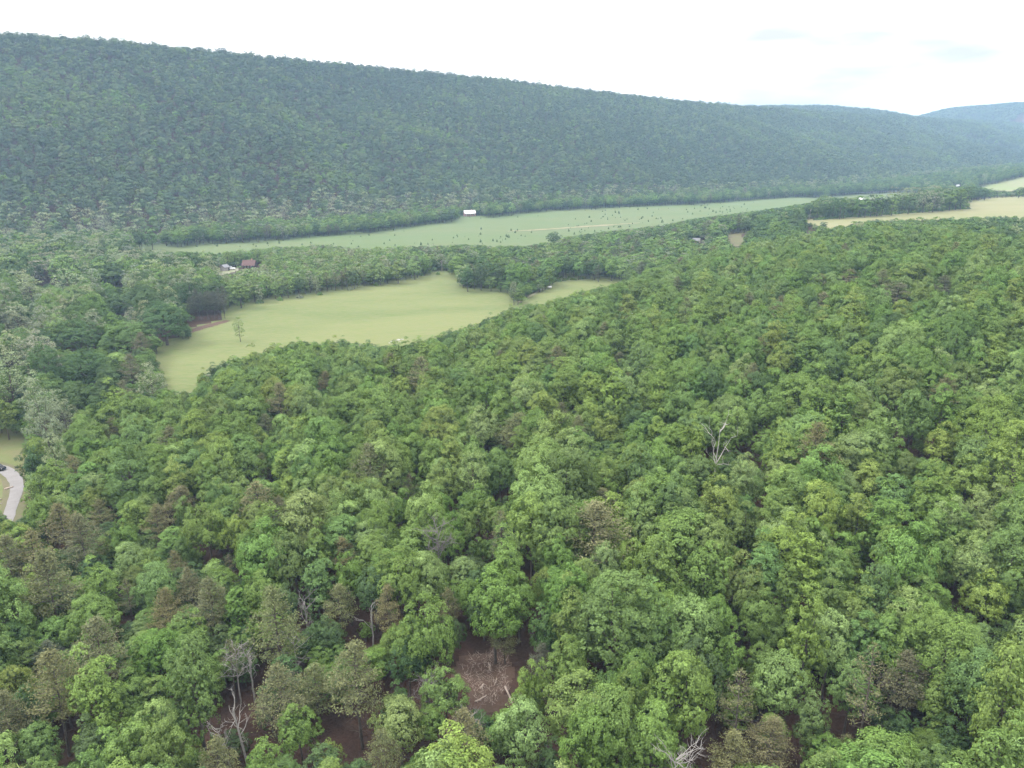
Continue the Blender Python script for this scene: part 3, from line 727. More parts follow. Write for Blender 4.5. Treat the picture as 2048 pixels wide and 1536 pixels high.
GROVE = [(380 + 7.5 * i + rng.uniform(-2, 2), 608 + rng.uniform(-3, 3) - 1.2 * i * .6, 22) for i in range(10)] + [(392 + 9 * i, 600 - .8 * i, 22) for i in range(7)]
for gx, gy, gw in GROVE: HAND.append((gx, gy, gw, 1.15, 'pine', 'darkpine'))

trees = []   # dict(x,y,z,rot,s,sz,model,tint,hand)
BASE_R = {'round': 4.6, 'tall': 3.75, 'loose': 4.5, 'pine': 3.9, 'thinpine': 3.9, 'bigtall': 5.7, 'biground': 7.3}
for (px, py, w, hf, model, tint) in HAND:
    lift = 9.0
    for _ in range(4):
        x, y, z, d = hit(px, py, lift)
        rad = w * d / F / 2
        s = rad / BASE_R[model]
        H = 15 * min(1.15, max(.25, s)) ** 0.7 * hf
        lift = H * .62
    trees.append(dict(x=x, y=y, z=z, d=d, s=s, sz=H / 15.0, model=model, tint=tint, hand=True, px=px, py=py, w=w))

SNAGS = [  # px centre, py top, py visible bottom, height of tree, kwargs, material, label
 (1440, 842, 948, 14.5, dict(seed=1, nb=1, spread=.55, twigs=2, r0=.20, fork=[(7.0, .95, .1, 6.5), (8.2, -.25, .1, 7.0)]), 'pale_wood', 'tall bare forked snag beside the dark gap in the canopy'),
 (872, 1038, 1105, 13.0, dict(seed=2, nb=22, spread=1.2, twigs=4, r0=.16), 'grey_wood', 'dead grey pine still dense with fine twigs amid green crowns'),
 (497, 1295, 1365, 8.5, dict(seed=3, nb=4, spread=.7, twigs=2, r0=.17, broken=True), 'dead_wood', 'white crooked snag just beyond the twin snags'),
 (466, 1288, 1370, 9.0, dict(seed=4, nb=14, spread=1.2, twigs=4, r0=.15), 'dead_wood', 'pale twiggy snag rising out of a half dead pine'),
 (478, 1402, 1500, 9.8, dict(seed=5, nb=5, spread=.5, twigs=2, r0=.20, broken=True, lean=(-1.2, 0)), 'dead_wood', 'taller of two broken silver snags over the dark red gap'),
 (452, 1448, 1505, 7.0, dict(seed=6, nb=8, spread=1.0, twigs=3, r0=.17, lean=(-1.5, .3)), 'dead_wood', 'shorter leaning silver snag with antler like limbs'),
 (742, 1200, 1265, 8.0, dict(seed=7, nb=2, spread=.4, twigs=1, r0=.17, broken=True), 'dead_wood', 'bare pale pole of a trunk against a dark hollow'),
 (603, 1185, 1235, 10.5, dict(seed=8, nb=7, spread=.8, twigs=3, r0=.15), 'grey_wood', 'small grey snag with raised thin limbs at a shaded gap'),
 (1352, 1495, 1560, 12.0, dict(seed=9, nb=14, spread=1.3, twigs=4, r0=.17), 'dead_wood', 'white skeletal dead tree at the very bottom of the view'),
 (858, 1345, 1375, 8.5, dict(seed=10, nb=24, spread=1.3, twigs=4, r0=.12), 'grey_wood', 'low grey dead crown of dense twigs beside the red clearing'),
 (935, 1420, 1455, 8.0, dict(seed=11, nb=12, spread=.9, twigs=3, r0=.12), 'grey_wood', 'thin bare sapling below the red clearing'),
 (586, 1262, 1300, 9.0, dict(seed=12, nb=6, spread=1.1, twigs=2, r0=.13), 'dead_wood', 'dead limbs poking out beneath a spreading pine'),
 (1150, 0, 0, 0, None, None, None),
]
SNAGS = [s for s in SNAGS if s[4]]
snag_pos = []
for (px, pt, pb, H, kw, mt, lab) in SNAGS:
    x, y, z, d = hit(px, pt, H * 1.12)
    snag_pos.append((x, y, z, d))

def body_samples(x, y, z, r, H):
    pts = []
    for t, q in ((.3, .5), (.5, .95), (.75, .85), (.97, 0)):
        for a in (-1, 0, 1):
            if q == 0 and a: continue
            pts.append(project(x + a * r * q, y, z + H * t)[:2])
    pts.append(project(x, y + r * .5, z + H * .93)[:2])
    return pts

def hexgrid(x0, x1, y0, y1, s, jit=.34):
    nx = int((x1 - x0) / s) + 1; ny = int((y1 - y0) / (s * .866)) + 1
    I, J = np.meshgrid(np.arange(nx), np.arange(ny))
    X = x0 + (I + .5 * (J % 2)) * s; Y = y0 + J * s * .866
    return (X + rng.uniform(-jit, jit, X.shape) * s).ravel(), (Y + rng.uniform(-jit, jit, X.shape) * s).ravel()

hx = np.array([t['x'] for t in trees]); hy = np.array([t['y'] for t in trees]); hr = np.array([t['s'] * BASE_R[t['model']] for t in trees])
hpx = np.array([t['px'] for t in trees]); hpy = np.array([t['py'] for t in trees]); hw = np.array([t['w'] for t in trees]); hd = np.array([t['d'] for t in trees])

RELAX = False
fill = dict(x=[], y=[], z=[], r=[], H=[], model=[], tint=[], d=[], px=[], py=[])
def scatter(region, X, Y, rlo, rhi, hfun, kinds, tints_fn, check=True, top=False):
    """keeps trees that do not cover the open ground the photograph shows"""
    a = np.abs(np.arctan2(X, Y)) < R(45)
    X = X[a]; Y = Y[a]
    Z = ground(X, Y)
    _, sd = mountain(X, Y)
    r = (rlo + (rhi - rlo) * rng.beta(1.3, 1.6, len(X))) * (1 + .25 * (rng.uniform(size=len(X)) > .85))
    H = hfun(r)
    px, py, d = project(X, Y, Z + H * .6)
    keep = region(X, Y, Z, sd, px, py, d)
    keep &= (px > -420) & (px < 2470) & (py < 2000)
    if check:
        idx = np.where(keep)[0]
        bad = np.zeros(len(idx), bool)
        for sx, sy in body_samples(X[idx], Y[idx], Z[idx], r[idx], H[idx]):
            for p in OPEN:
                q = np.array(p); x0, y0 = q.min(0); x1, y1 = q.max(0)
                m = (sx > x0) & (sx < x1) & (sy > y0) & (sy < y1) & ~bad
                if m.any():
                    w = np.where(m)[0]; bad[w[in_poly(sx[w], sy[w], p)]] = True
        sdist = [hit(*b)[3] for _, b in SIGHT]
        for (p, b), D in zip(SIGHT, sdist):
            for sx, sy in body_samples(X[idx], Y[idx], Z[idx], r[idx], H[idx]):
                bad |= in_poly(sx, sy, p) & (d[idx] < D + 8)
            bx, by, bz, bd = hit(*b); bad |= np.hypot(X[idx] - bx, Y[idx] - by) < 7
        keep[idx[bad]] = False
        # room round the hand placed trees
        idx = np.where(keep)[0]
        bad = np.zeros(len(idx), bool)
        for i in range(len(hx)):
            dd = np.hypot(X[idx] - hx[i], Y[idx] - hy[i])
            bad |= dd < (r[idx] + hr[i]) * (.5 if RELAX else .66)
            if RELAX and hd[i] < 400:
                bad |= (d[idx] < hd[i] - 2) & (d[idx] > hd[i] * .7) & (np.hypot(px[idx] - hpx[i], py[idx] - hpy[i]) < hw[i] * .42); continue
            nearer = (d[idx] < hd[i] + 1) & (d[idx] > hd[i] * .5)
            wr = r[idx] * F / d[idx]
            bad |= nearer & (np.abs(px[idx] - hpx[i]) < hw[i] * .38 + wr * .45) & (np.abs(py[idx] - hpy[i]) < hw[i] * .40 + wr * .55)
        for (sx, sy, sz_, sd_), S in zip(snag_pos, SNAGS):
            wr = r[idx] * F / d[idx]
            bad |= np.hypot(X[idx] - sx, Y[idx] - sy) < r[idx] * .6 + .6
            bad |= (d[idx] < sd_) & (np.abs(px[idx] - S[0]) < 12 + wr * .8) & (py[idx] - wr * 1.15 < S[2]) & (py[idx] + wr * .2 > S[1])
        keep[idx[bad]] = False
    idx = np.where(keep)[0]
    for i in idx:
        mdl, tn = tints_fn(X[i], Y[i], px[i], py[i], sd[i])
        fill['model'].append(mdl); fill['tint'].append(tn)
    for k, v in (('x', X), ('y', Y), ('z', Z), ('r', r), ('H', H), ('d', d), ('px', px), ('py', py)): fill[k].extend(v[idx].tolist())

def choose(table):
    u = rng.uniform(); a = 0
    for w, v in table:
        a += w
        if u < a: return v
    return table[-1][1]
def near_tint(x, y, px, py, sd):
    q = vnoise(np.array([x]), np.array([y]), 28, 21)[0]
    left = px < 700
    if rng.uniform() < (.06 if (left and py > 1000) else .025): return 'pine', choose([(.5, 'pine'), (.5, 'brownpine')])
    if rng.uniform() < .17: return 'tall', choose([(.5, 'green'), (.3, 'yellow'), (.2, 'bluegreen')])
    if q < .35: t = choose([(.6, 'green'), (.2, 'bluegreen'), (.06, 'dark'), (.14, 'light')])
    elif q < .65: t = choose([(.55, 'green'), (.22, 'light'), (.1, 'bluegreen'), (.10, 'olive'), (.03, 'yellow')])
    else: t = choose([(.45, 'green'), (.12, 'yellow'), (.2, 'olive'), (.18, 'light'), (.05, 'bluegreen')])
    return 'round', t
def left_tint(x, y, px, py, sd):
    if px > 440: return choose([(.5, ('tall', 'light')), (.2, ('tall', 'pale')), (.2, ('round', 'green')), (.05, ('pine', 'brown')), (.05, ('round', 'dark'))])
    return choose([(.30, ('round', 'dark')), (.16, ('round', 'green')), (.12, ('round', 'bluegreen')), (.16, ('loose', 'pale')), (.16, ('loose', 'greypale')), (.10, ('round', 'light'))])
def mid_tint(x, y, px, py, sd):
    if px > 1500 and py < 520: return choose([(.5, ('round', 'dark')), (.3, ('round', 'bluegreen')), (.15, ('tall', 'green')), (.05, ('loose', 'pale'))])
    return choose([(.3, ('round', 'green')), (.25, ('round', 'dark')), (.15, ('round', 'bluegreen')), (.1, ('round', 'light')), (.08, ('pine', 'brown')), (.07, ('loose', 'greypale')), (.05, ('pine', 'darkpine'))])
def mtn_tint(x, y, px, py, sd):
    if px < 950 and sd < 48 and rng.uniform() < .38: return 'loose', choose([(.6, 'pale'), (.4, 'greypale')])
    if sd < 26: return choose([(.17, ('loose', 'greypale')), (.10, ('loose', 'pale')), (.33, ('round', 'ridgelight')), (.15, ('round', 'green')), (.25, ('round', 'ridge'))])
    q = vnoise(np.array([x]), np.array([y]), 90, 31)[0]
    if vnoise(np.array([x]), np.array([y]), 260, 37)[0] < .33 and rng.uniform() < .5: return 'round', 'ridgeblue'
    if q > .72: return choose([(.6, ('round', 'ridgelight')), (.2, ('round', 'green')), (.2, ('round', 'ridge'))])
    return choose([(.40, ('round', 'ridge')), (.25, ('round', 'ridgeblue')), (.27, ('round', 'ridgelight')), (.03, ('round', 'green')), (.05, ('tall', 'ridge'))])

fieldish = lambda px, py: in_poly(px, py, [(-500, 480), (300, 470), (460, 500), (830, 490), (830, 560), (470, 600), (460, 660), (300, 700), (340, 790), (60, 880), (-500, 880)])
H_near = lambda r: 14.5 * (r / 4.0) ** .55 * rng.uniform(.80, 1.22, len(r))
# near wood on the hill
X, Y = hexgrid(-420, 520, 30, 560, 5.4)
pix = lambda X, Y: None
MIDLINE = [(1240, 566), (1300, 552), (1380, 536), (1440, 510), (1480, 500), (1600, 480), (1700, 470), (1800, 455), (1900, 462), (1960, 485), (2048, 500), (2500, 520)]
mlx = np.array(MIDLINE)
def is_hill(px, py): return py > np.interp(px, mlx[:, 0], mlx[:, 1], left=566)
scatter(lambda X, Y, Z, sd, px, py, d: is_hill(px, py) & ~fieldish(px, py), X, Y, 2.2, 5.3, H_near, None, near_tint)
# woods west of the meadow and in the valley bottom
X, Y = hexgrid(-760, 60, 150, 760, 7.6)
scatter(lambda X, Y, Z, sd, px, py, d: (sd < -2) & fieldish(px, py) & (px < 440), X, Y, 4.2, 7.6, lambda r: 15.5 * (r / 4.8) ** .65 * rng.uniform(.85, 1.1, len(r)), None, left_tint)
X, Y = hexgrid(-300, 60, 350, 800, 5.6)
scatter(lambda X, Y, Z, sd, px, py, d: (sd < -2) & fieldish(px, py) & (px >= 440), X, Y, 2.5, 4.6, lambda r: 10.0 * (r / 3.2) ** .6 * rng.uniform(.85, 1.1, len(r)), None, left_tint)
# belt between the fields
X, Y = hexgrid(-300, 1100, 380, 1700, 7.0)
scatter(lambda X, Y, Z, sd, px, py, d: (sd < -2) & ~is_hill(px, py) & ~fieldish(px, py), X, Y, 3.4, 6.0, lambda r: 12.5 * (r / 4.6) ** .5 * rng.uniform(.8, 1.15, len(r)), None, mid_tint)
# the mountain
X, Y = hexgrid(-1700, 2200, 150, 3000, 8.4)
scatter(lambda X, Y, Z, sd, px, py, d: (sd > -2) & (sd < MW + 100), X, Y, 3.7, 6.0, lambda r: 14.5 * (r / 4.6) ** .5 * rng.uniform(.85, 1.15, len(r)), None, mtn_tint)
# distant ridges
X, Y = hexgrid(300, 3400, 1900, 3900, 13)
scatter(lambda X, Y, Z, sd, px, py, d: (far_ridges(X, Y) > 10) & ((sd > MW + 60) | (sd < -2)), X, Y, 7.0, 10.0, lambda r: rng.uniform(13, 18, len(r)), None, lambda *a: ('round', choose([(.6, 'ridge'), (.4, 'ridgelight')])), check=False)
# midstorey: smaller trees filling the openings, many tinted dark as painted shade between crowns
def gap_near(X, Y, lim):
    o = np.ones(len(X), bool); fx = np.array(fill['x']); fy = np.array(fill['y']); fr = np.array(fill['r'])
    fx = np.append(fx, hx); fy = np.append(fy, hy); fr = np.append(fr, hr)
    for i in range(0, len(X), 400):
        D = np.hypot(X[i:i + 400, None] - fx[None], Y[i:i + 400, None] - fy[None]) - fr[None] * .82
        o[i:i + 400] = D.min(1) > lim
    return o
RELAX = True
X, Y = hexgrid(-420, 420, 40, 480, 3.4)
a_ = np.abs(np.arctan2(X, Y)) < R(45); X = X[a_]; Y = Y[a_]
a_ = gap_near(X, Y, .9); X = X[a_]; Y = Y[a_]
scatter(lambda X, Y, Z, sd, px, py, d: (py > 560) & (px > -300), X, Y, 2.0, 3.2, lambda r: 7.2 * (r / 2.6) ** .6 * rng.uniform(.75, 1.2, len(r)), None, lambda *a: (choose([(.8, 'round'), (.2, 'tall')]), choose([(.4, 'green'), (.4, 'dark'), (.2, 'bluegreen')])))
RELAX = False
# understorey in the near wood
X, Y = hexgrid(-260, 300, 40, 300, 7.0)
nb_ = len(fill['x'])
scatter(lambda X, Y, Z, sd, px, py, d: is_hill(px, py) & ~fieldish(px, py) & (rng.uniform(size=len(X)) < .6), X, Y, 1.2, 2.4, lambda r: 4.2 * (r / 1.8) ** .5, None, lambda *a: ('round', choose([(.5, 'green'), (.5, 'dark')])))
X, Y = hexgrid(-420, 700, 150, 1100, 4.2)
def near_edge(px, py):
    o = np.zeros(px.shape, bool); w = np.where((py > 385) & (py < 880))[0]
    for _, p in FIELDS: o[w] |= poly_dist(px[w], py[w], p) < 26
    return o
scatter(lambda X, Y, Z, sd, px, py, d: (sd < 3) & near_edge(px, py), X, Y, 1.3, 2.6, lambda r: 4.2 * (r / 1.8) ** .7, None, lambda *a: ('round', choose([(.4, 'green'), (.3, 'dark'), (.15, 'light'), (.15, 'greypale')])))
under = np.zeros(len(fill['x']), bool); under[nb_:] = True

Fm = {k: np.array(v) for k, v in fill.items()}
width = Fm['r'] * 2 * F / Fm['d']
inframe = (Fm['px'] > 5) & (Fm['px'] < 2043) & (Fm['py'] < 1531)
# trees partly in the frame at its border count too
print('fill trees', len(width), 'hand', len(trees))

# ------------------------------------------------------------------ build the single trees
def tree_object(name, x, y, z, r, H, model, tint, near=True, **props):
    lst = NEAR if near else MIDL
    if not near and model == 'thinpine': model = 'pine'
    if near and model == 'tall' and r > 5.0: model = 'bigtall'
    if near and model == 'round' and r > 6.0: model = 'biground'
    v = lst[int(rng.choice(pick(lst, model)))]
    br = BASE_R[model]; s = r / br
    o = empty(name, (x, y, z), rng.uniform(0, 6.28), (s, s, H / v['Hm']), **props)
    t3 = [float(c) for c in jitter(tint)]
    c = link('crown', v['crown'], o); c['tint'] = t3
    link('trunk', v['trunk'], o)
    return o

ADJ = {'green': 'mid green', 'bluegreen': 'bluish green', 'yellow': 'yellow green', 'olive': 'olive green', 'dark': 'dark green', 'light': 'light green', 'pale': 'pale silvery green', 'greypale': 'pale greyish green',
       'pine': 'olive green', 'brownpine': 'brownish', 'darkpine': 'dark', 'brown': 'brown tinged', 'ridge': 'dark green', 'ridgelight': 'green', 'ridgeblue': 'dark'}
ANCH = [('the forked snag', 1440, 900), ('the red clearing', 965, 1350), ('the dead grey pine', 870, 1070), ('the twin silver snags', 470, 1450), ('the gravel drive', 30, 1000), ('the skeletal dead tree', 1352, 1520),
        ('the tallest half bare pine', 1728, 1400), ('the biggest yellow tree', 2005, 1425), ('the bare pale pole', 742, 1230), ('the brown pine clump', 110, 1080), ('the spreading pine above the snags', 550, 1262),
        ('the tall yellow tree', 1610, 1290), ('the yellow olive pair', 1460, 1030), ('the meadow tip', 355, 790), ('the olive pine by the lower gap', 715, 1355), ('the rounded light green crown', 1045, 1460),
        ('the pale wood edge trees', 110, 890), ('the far hay field', 1900, 500), ('the broad pale crown', 970, 860), ('the dark red gap', 1505, 900)]
indiv = []
for t in trees: indiv.append(dict(t, r=t['s'] * BASE_R[t['model']], H=t['sz'] * 15))
n_pine = sum(1 for t in indiv if 'pine' in t['model']); n_pale = sum(1 for t in indiv if t['model'] == 'loose')
n_broad = len(indiv) - n_pine - n_pale
order = np.argsort(-width)
taken = np.zeros(len(width), bool)
room = {'broad': 296 - n_broad, 'pine': 120 - n_pine}
for i in order:
    if not inframe[i] or under[i]: continue
    k = 'pine' if 'pine' in Fm['model'][i] else 'broad'
    if room[k] <= 0 or (k == 'pine' and width[i] < 34): continue
    if k == 'broad' and room['broad'] <= 0: continue
    room[k] -= 1; taken[i] = True
    indiv.append(dict(x=Fm['x'][i], y=Fm['y'][i], z=Fm['z'][i], r=Fm['r'][i], H=Fm['H'][i], model=str(Fm['model'][i]), tint=str(Fm['tint'][i]), px=Fm['px'][i], py=Fm['py'][i], w=width[i], d=Fm['d'][i], hand=False))
# labels: colour and size, then the count outwards from a landmark
ORD = ['nearest', 'second', 'third', 'fourth', 'fifth', 'sixth', 'seventh', 'eighth', 'ninth', 'tenth', 'eleventh', 'twelfth', 'thirteenth', 'fourteenth', 'fifteenth', 'sixteenth', 'seventeenth', 'eighteenth', 'nineteenth', 'twentieth']
groups = {}
for t in indiv:
    k = 'pine' if 'pine' in t['model'] else 'broad'
    t['kind'] = k
    best = min(range(len(ANCH)), key=lambda a: math.hypot(t['px'] - ANCH[a][1], t['py'] - ANCH[a][2]))
    dx = t['px'] - ANCH[best][1]; dy = t['py'] - ANCH[best][2]
    dist = math.hypot(dx, dy)
    if dist < 14: sec = 'at'
    elif abs(dx) > abs(dy): sec = 'uphill' if dx > 0 else 'drive'
    else: sec = 'front' if dy > 0 else 'beyond'
    t['anc'] = best; t['sec'] = sec; t['dist'] = dist
    word = ADJ[t['tint']]
    groups.setdefault((best, sec, k, word), []).append(t)
SECW = {'uphill': 'on the uphill side of', 'drive': 'on the drive side of', 'front': 'on the near side of', 'beyond': 'beyond', 'at': 'right at'}
for (best, sec, k, word), lst in groups.items():
    lst.sort(key=lambda t: t['dist'])
    for i, t in enumerate(lst):
        shape = {'pine': 'pine', 'thinpine': 'half bare pine', 'tall': 'narrow leafy tree', 'loose': 'feathery tree', 'round': 'broadleaf tree'}[t['model']]
        if sec == 'at': t['label'] = f"{word} {shape} standing at {ANCH[best][0]}"
        elif i < len(ORD): t['label'] = f"{ORD[i]} {word} {shape} {SECW[sec]} {ANCH[best][0]}"
        else: t['label'] = f"{word} {shape} {SECW[sec]} {ANCH[best][0]}"
SPECIAL = {(2005, 1425): 'biggest yellow green tree, towering in the bottom corner of the wood', (1610, 1290): 'tall narrow yellow green tree standing above dark shade',
           (478, 655): 'small airy light green tree alone in the meadow', (1108, 473): 'lone rounded dark tree on the edge of the valley field', (328, 640): 'huge domed dark green oak beside the pine grove',
           (262, 670): 'broad bluish green oak overhanging the meadow corner', (982, 562): 'bright light green tree before the dark meadow clump', (1028, 582): 'pale greyish tree in the bush row on the meadow',
           (1036, 588): 'round green bush at the tip of the meadow bush row', (1054, 580): 'green bush in the middle of the meadow bush row', (1068, 577): 'small bluish bush ending the meadow bush row',
           (1045, 1460): 'rounded light green crown just below the red clearing', (715, 1355): 'big olive pine with bare grey limbs by the lower gap', (1728, 1390): 'tallest pine, half bare with tangled grey lower limbs',
           (550, 1262): 'spreading flat layered pine above the broken snags', (110, 920): 'cream tinted tree on the wood edge near the drive', (850, 1268): 'broad mid green crown between the bare pale pole and the red clearing',
           (397, 1285): 'small pointed yellow green tree beside a twiggy snag', (1435, 1010): 'yellow half of the yellow olive pair of crowns', (1490, 1055): 'olive half of the yellow olive pair of crowns',
           (829, 533): 'round light green tree at the far meadow corner', (860, 543): 'tiny bush near the utility pole at the meadow edge', (462, 1330): 'half dead brown pine wrapped round a pale twiggy snag',
           (1100, 548): 'upright olive tree apart from the dark meadow clump', (660, 1520): 'small bright yellow green sapling at the bottom of the view', (970, 860): 'broad pale topped crown rising over the middle of the wood'}
grove_n = 0
for t in indiv:
    if len(t['label'].split()) > 16: t['label'] = t['label'].replace('on the uphill side of', 'uphill of').replace('on the drive side of', 'drivewards of').replace('on the near side of', 'in front of')
    if t['hand'] and (t['px'], t['py']) in SPECIAL: t['label'] = SPECIAL[(t['px'], t['py'])]
    elif t['tint'] == 'darkpine' and 370 < t['px'] < 465 and 590 < t['py'] < 615:
        t['label'] = 'slender dark pine in the grove at the meadow edge'; t['grp'] = 'pines of the grove at the meadow edge'
    near = t['d'] < 430
    nm = 'pine_tree' if t['kind'] == 'pine' else ('pale_leafed_tree' if t['model'] == 'loose' else 'broadleaf_tree')
    g = t.get('grp') or {'pine_tree': 'pines scattered through the wood', 'pale_leafed_tree': 'pale feathery trees', 'broadleaf_tree': 'broadleaf trees of the near wood'}[nm]
    tree_object(nm, t['x'], t['y'], t['z'], t['r'], t['H'], t['model'], t['tint'], near, label=t['label'], category='pine' if nm == 'pine_tree' else 'tree', group=g)

# ------------------------------------------------------------------ the rest of the wood as masses
def instancer(name, label, sel, lst, tag):
    if not len(sel): return
    coll = bpy.data.collections.new(name + '_kinds')
    for i, v in enumerate(lst):
        if 'proto' not in v: v['proto'] = bpy.data.objects.new('%s_%02d' % (tag, i), v['both'])
        coll.objects.link(v['proto'])
    vi = []; sc = []; ti = []; ro = []
    for i in sel:
        m = str(Fm['model'][i])
        if m == 'thinpine': m = 'pine'
        if lst is NEAR and m == 'round' and Fm['r'][i] > 6.0: m = 'biground'
        opts = pick(lst, m); vi.append(int(rng.choice(opts)))
        m2 = lst[vi[-1]]['kind']; s = Fm['r'][i] / BASE_R[m2]
        sc.append((s, s, Fm['H'][i] / lst[vi[-1]]['Hm'])); ti.append(jitter(str(Fm['tint'][i]), .09)); ro.append((0, 0, rng.uniform(0, 6.28)))
    me = bpy.data.meshes.new(name)
    co = np.stack([Fm['x'][sel], Fm['y'][sel], Fm['z'][sel]], 1).astype(np.float32)
    me.vertices.add(len(sel)); me.vertices.foreach_set('co', co.ravel())
    a = me.attributes.new('vi', 'INT', 'POINT'); a.data.foreach_set('value', np.array(vi, np.int32))
    for nm, arr in (('scl', sc), ('tint', ti), ('rot', ro)):
        a = me.attributes.new(nm, 'FLOAT_VECTOR', 'POINT'); a.data.foreach_set('vector', np.array(arr, np.float32).ravel())
    o = link(name, me, kind='stuff', label=label)
    ng = bpy.data.node_groups.new(name, 'GeometryNodeTree')
    ng.interface.new_socket('Geometry', in_out='INPUT', socket_type='NodeSocketGeometry')
    ng.interface.new_socket('Geometry', in_out='OUTPUT', socket_type='NodeSocketGeometry')
    gi = ng.nodes.new('NodeGroupInput'); go = ng.nodes.new('NodeGroupOutput')
    ci = ng.nodes.new('GeometryNodeCollectionInfo'); ci.inputs['Collection'].default_value = coll
    ci.inputs['Separate Children'].default_value = True; ci.inputs['Reset Children'].default_value = True
    ip = ng.nodes.new('GeometryNodeInstanceOnPoints'); ip.inputs['Pick Instance'].default_value = True
    def na(nm, ty):
        q = ng.nodes.new('GeometryNodeInputNamedAttribute'); q.data_type = ty; q.inputs['Name'].default_value = nm; return q.outputs['Attribute']
    e2r = ng.nodes.new('FunctionNodeEulerToRotation')
    ng.links.new(gi.outputs[0], ip.inputs['Points']); ng.links.new(ci.outputs[0], ip.inputs['Instance'])
    ng.links.new(na('vi', 'INT'), ip.inputs['Instance Index']); ng.links.new(na('scl', 'FLOAT_VECTOR'), ip.inputs['Scale'])
    ng.links.new(na('rot', 'FLOAT_VECTOR'), e2r.inputs[0]); ng.links.new(e2r.outputs[0], ip.inputs['Rotation'])
    ng.links.new(ip.outputs[0], go.inputs[0])
    md = o.modifiers.new('trees', 'NODES'); md.node_group = ng
    return o
idx = np.arange(len(width))
_, fsd_ = mountain(Fm['x'], Fm['y'])
rest = ~taken
on_mtn = fsd_ > -2
sel_near = idx[rest & ~on_mtn & (Fm['d'] < 430) & ~under]
sel_mid = idx[rest & ~on_mtn & (Fm['d'] >= 430) & ~under]
instancer('hill_forest', 'unbroken leafy canopy of the near hill beyond the closest trees', sel_near, NEAR, 'near_tree')
instancer('valley_forest', 'belts of mixed trees between the meadow and the valley fields', sel_mid, MIDL, 'mid_tree')
m_close = Fm['d'] < 1150
instancer('mountain_forest', 'hazy dark green forest covering the closer flank of the long mountain ridge', idx[rest & on_mtn & m_close], MTNL, 'ridge_tree')
instancer('distant_forest', 'blue hazy forest on the far end of the ridge and the hills behind', idx[rest & on_mtn & ~m_close], FARL, 'far_tree')
instancer('undergrowth', 'low green saplings under the near trees', idx[under], MIDL, 'mid_tree')

# ------------------------------------------------------------------ dead trees
for (x, y, z, d), (px, pt, pb, H, kw, mt, lab) in zip(snag_pos, SNAGS):
    kw = dict(kw, r0=kw['r0'] * .95, nb=kw['nb'] + 3, twigs=kw['twigs'] + 1); t, b = snag(H=H, **kw)
    o = empty('dead_tree', (x, y, z), 0, label=lab, category='dead tree', group='dead trees in the near wood')
    link('trunk', t.mesh('dead_trunk', MAT[mt]), o)
    link('limbs', b.mesh('dead_limbs', MAT[mt]), o)


# ------------------------------------------------------------------ buildings
MAT['brown_roof'] = simple('brown_roof', (0.125, 0.07, 0.064), 0.8, 0.3, 2.0)
MAT['white_roof'] = simple('white_metal_roof', (0.55, 0.55, 0.55), 0.45, 0.1, 1.0)
MAT['grey_roof'] = simple('grey_roof', (0.20, 0.20, 0.215), 0.7, 0.2, 1.0)
MAT['green_roof'] = simple('pale_green_roof', (0.30, 0.38, 0.33), 0.5, 0.1, 1.0)
MAT['log_wall'] = simple('dark_log_wall', (0.10, 0.06, 0.045), 0.8, 0.3, 2.0)
MAT['pink_wall'] = simple('pink_brick_wall', (0.36, 0.21, 0.18), 0.85, 0.2, 3.0)
MAT['white_wall'] = simple('white_wall', (0.62, 0.61, 0.59), 0.7, 0.12, 1.0)
MAT['grey_wall'] = simple('weathered_board', (0.30, 0.27, 0.25), 0.85, 0.3, 2.0)
MAT['glass'] = simple('window_glass', (0.03, 0.035, 0.04), 0.15)
MAT['trim'] = simple('white_trim', (0.7, 0.7, 0.68), 0.6)

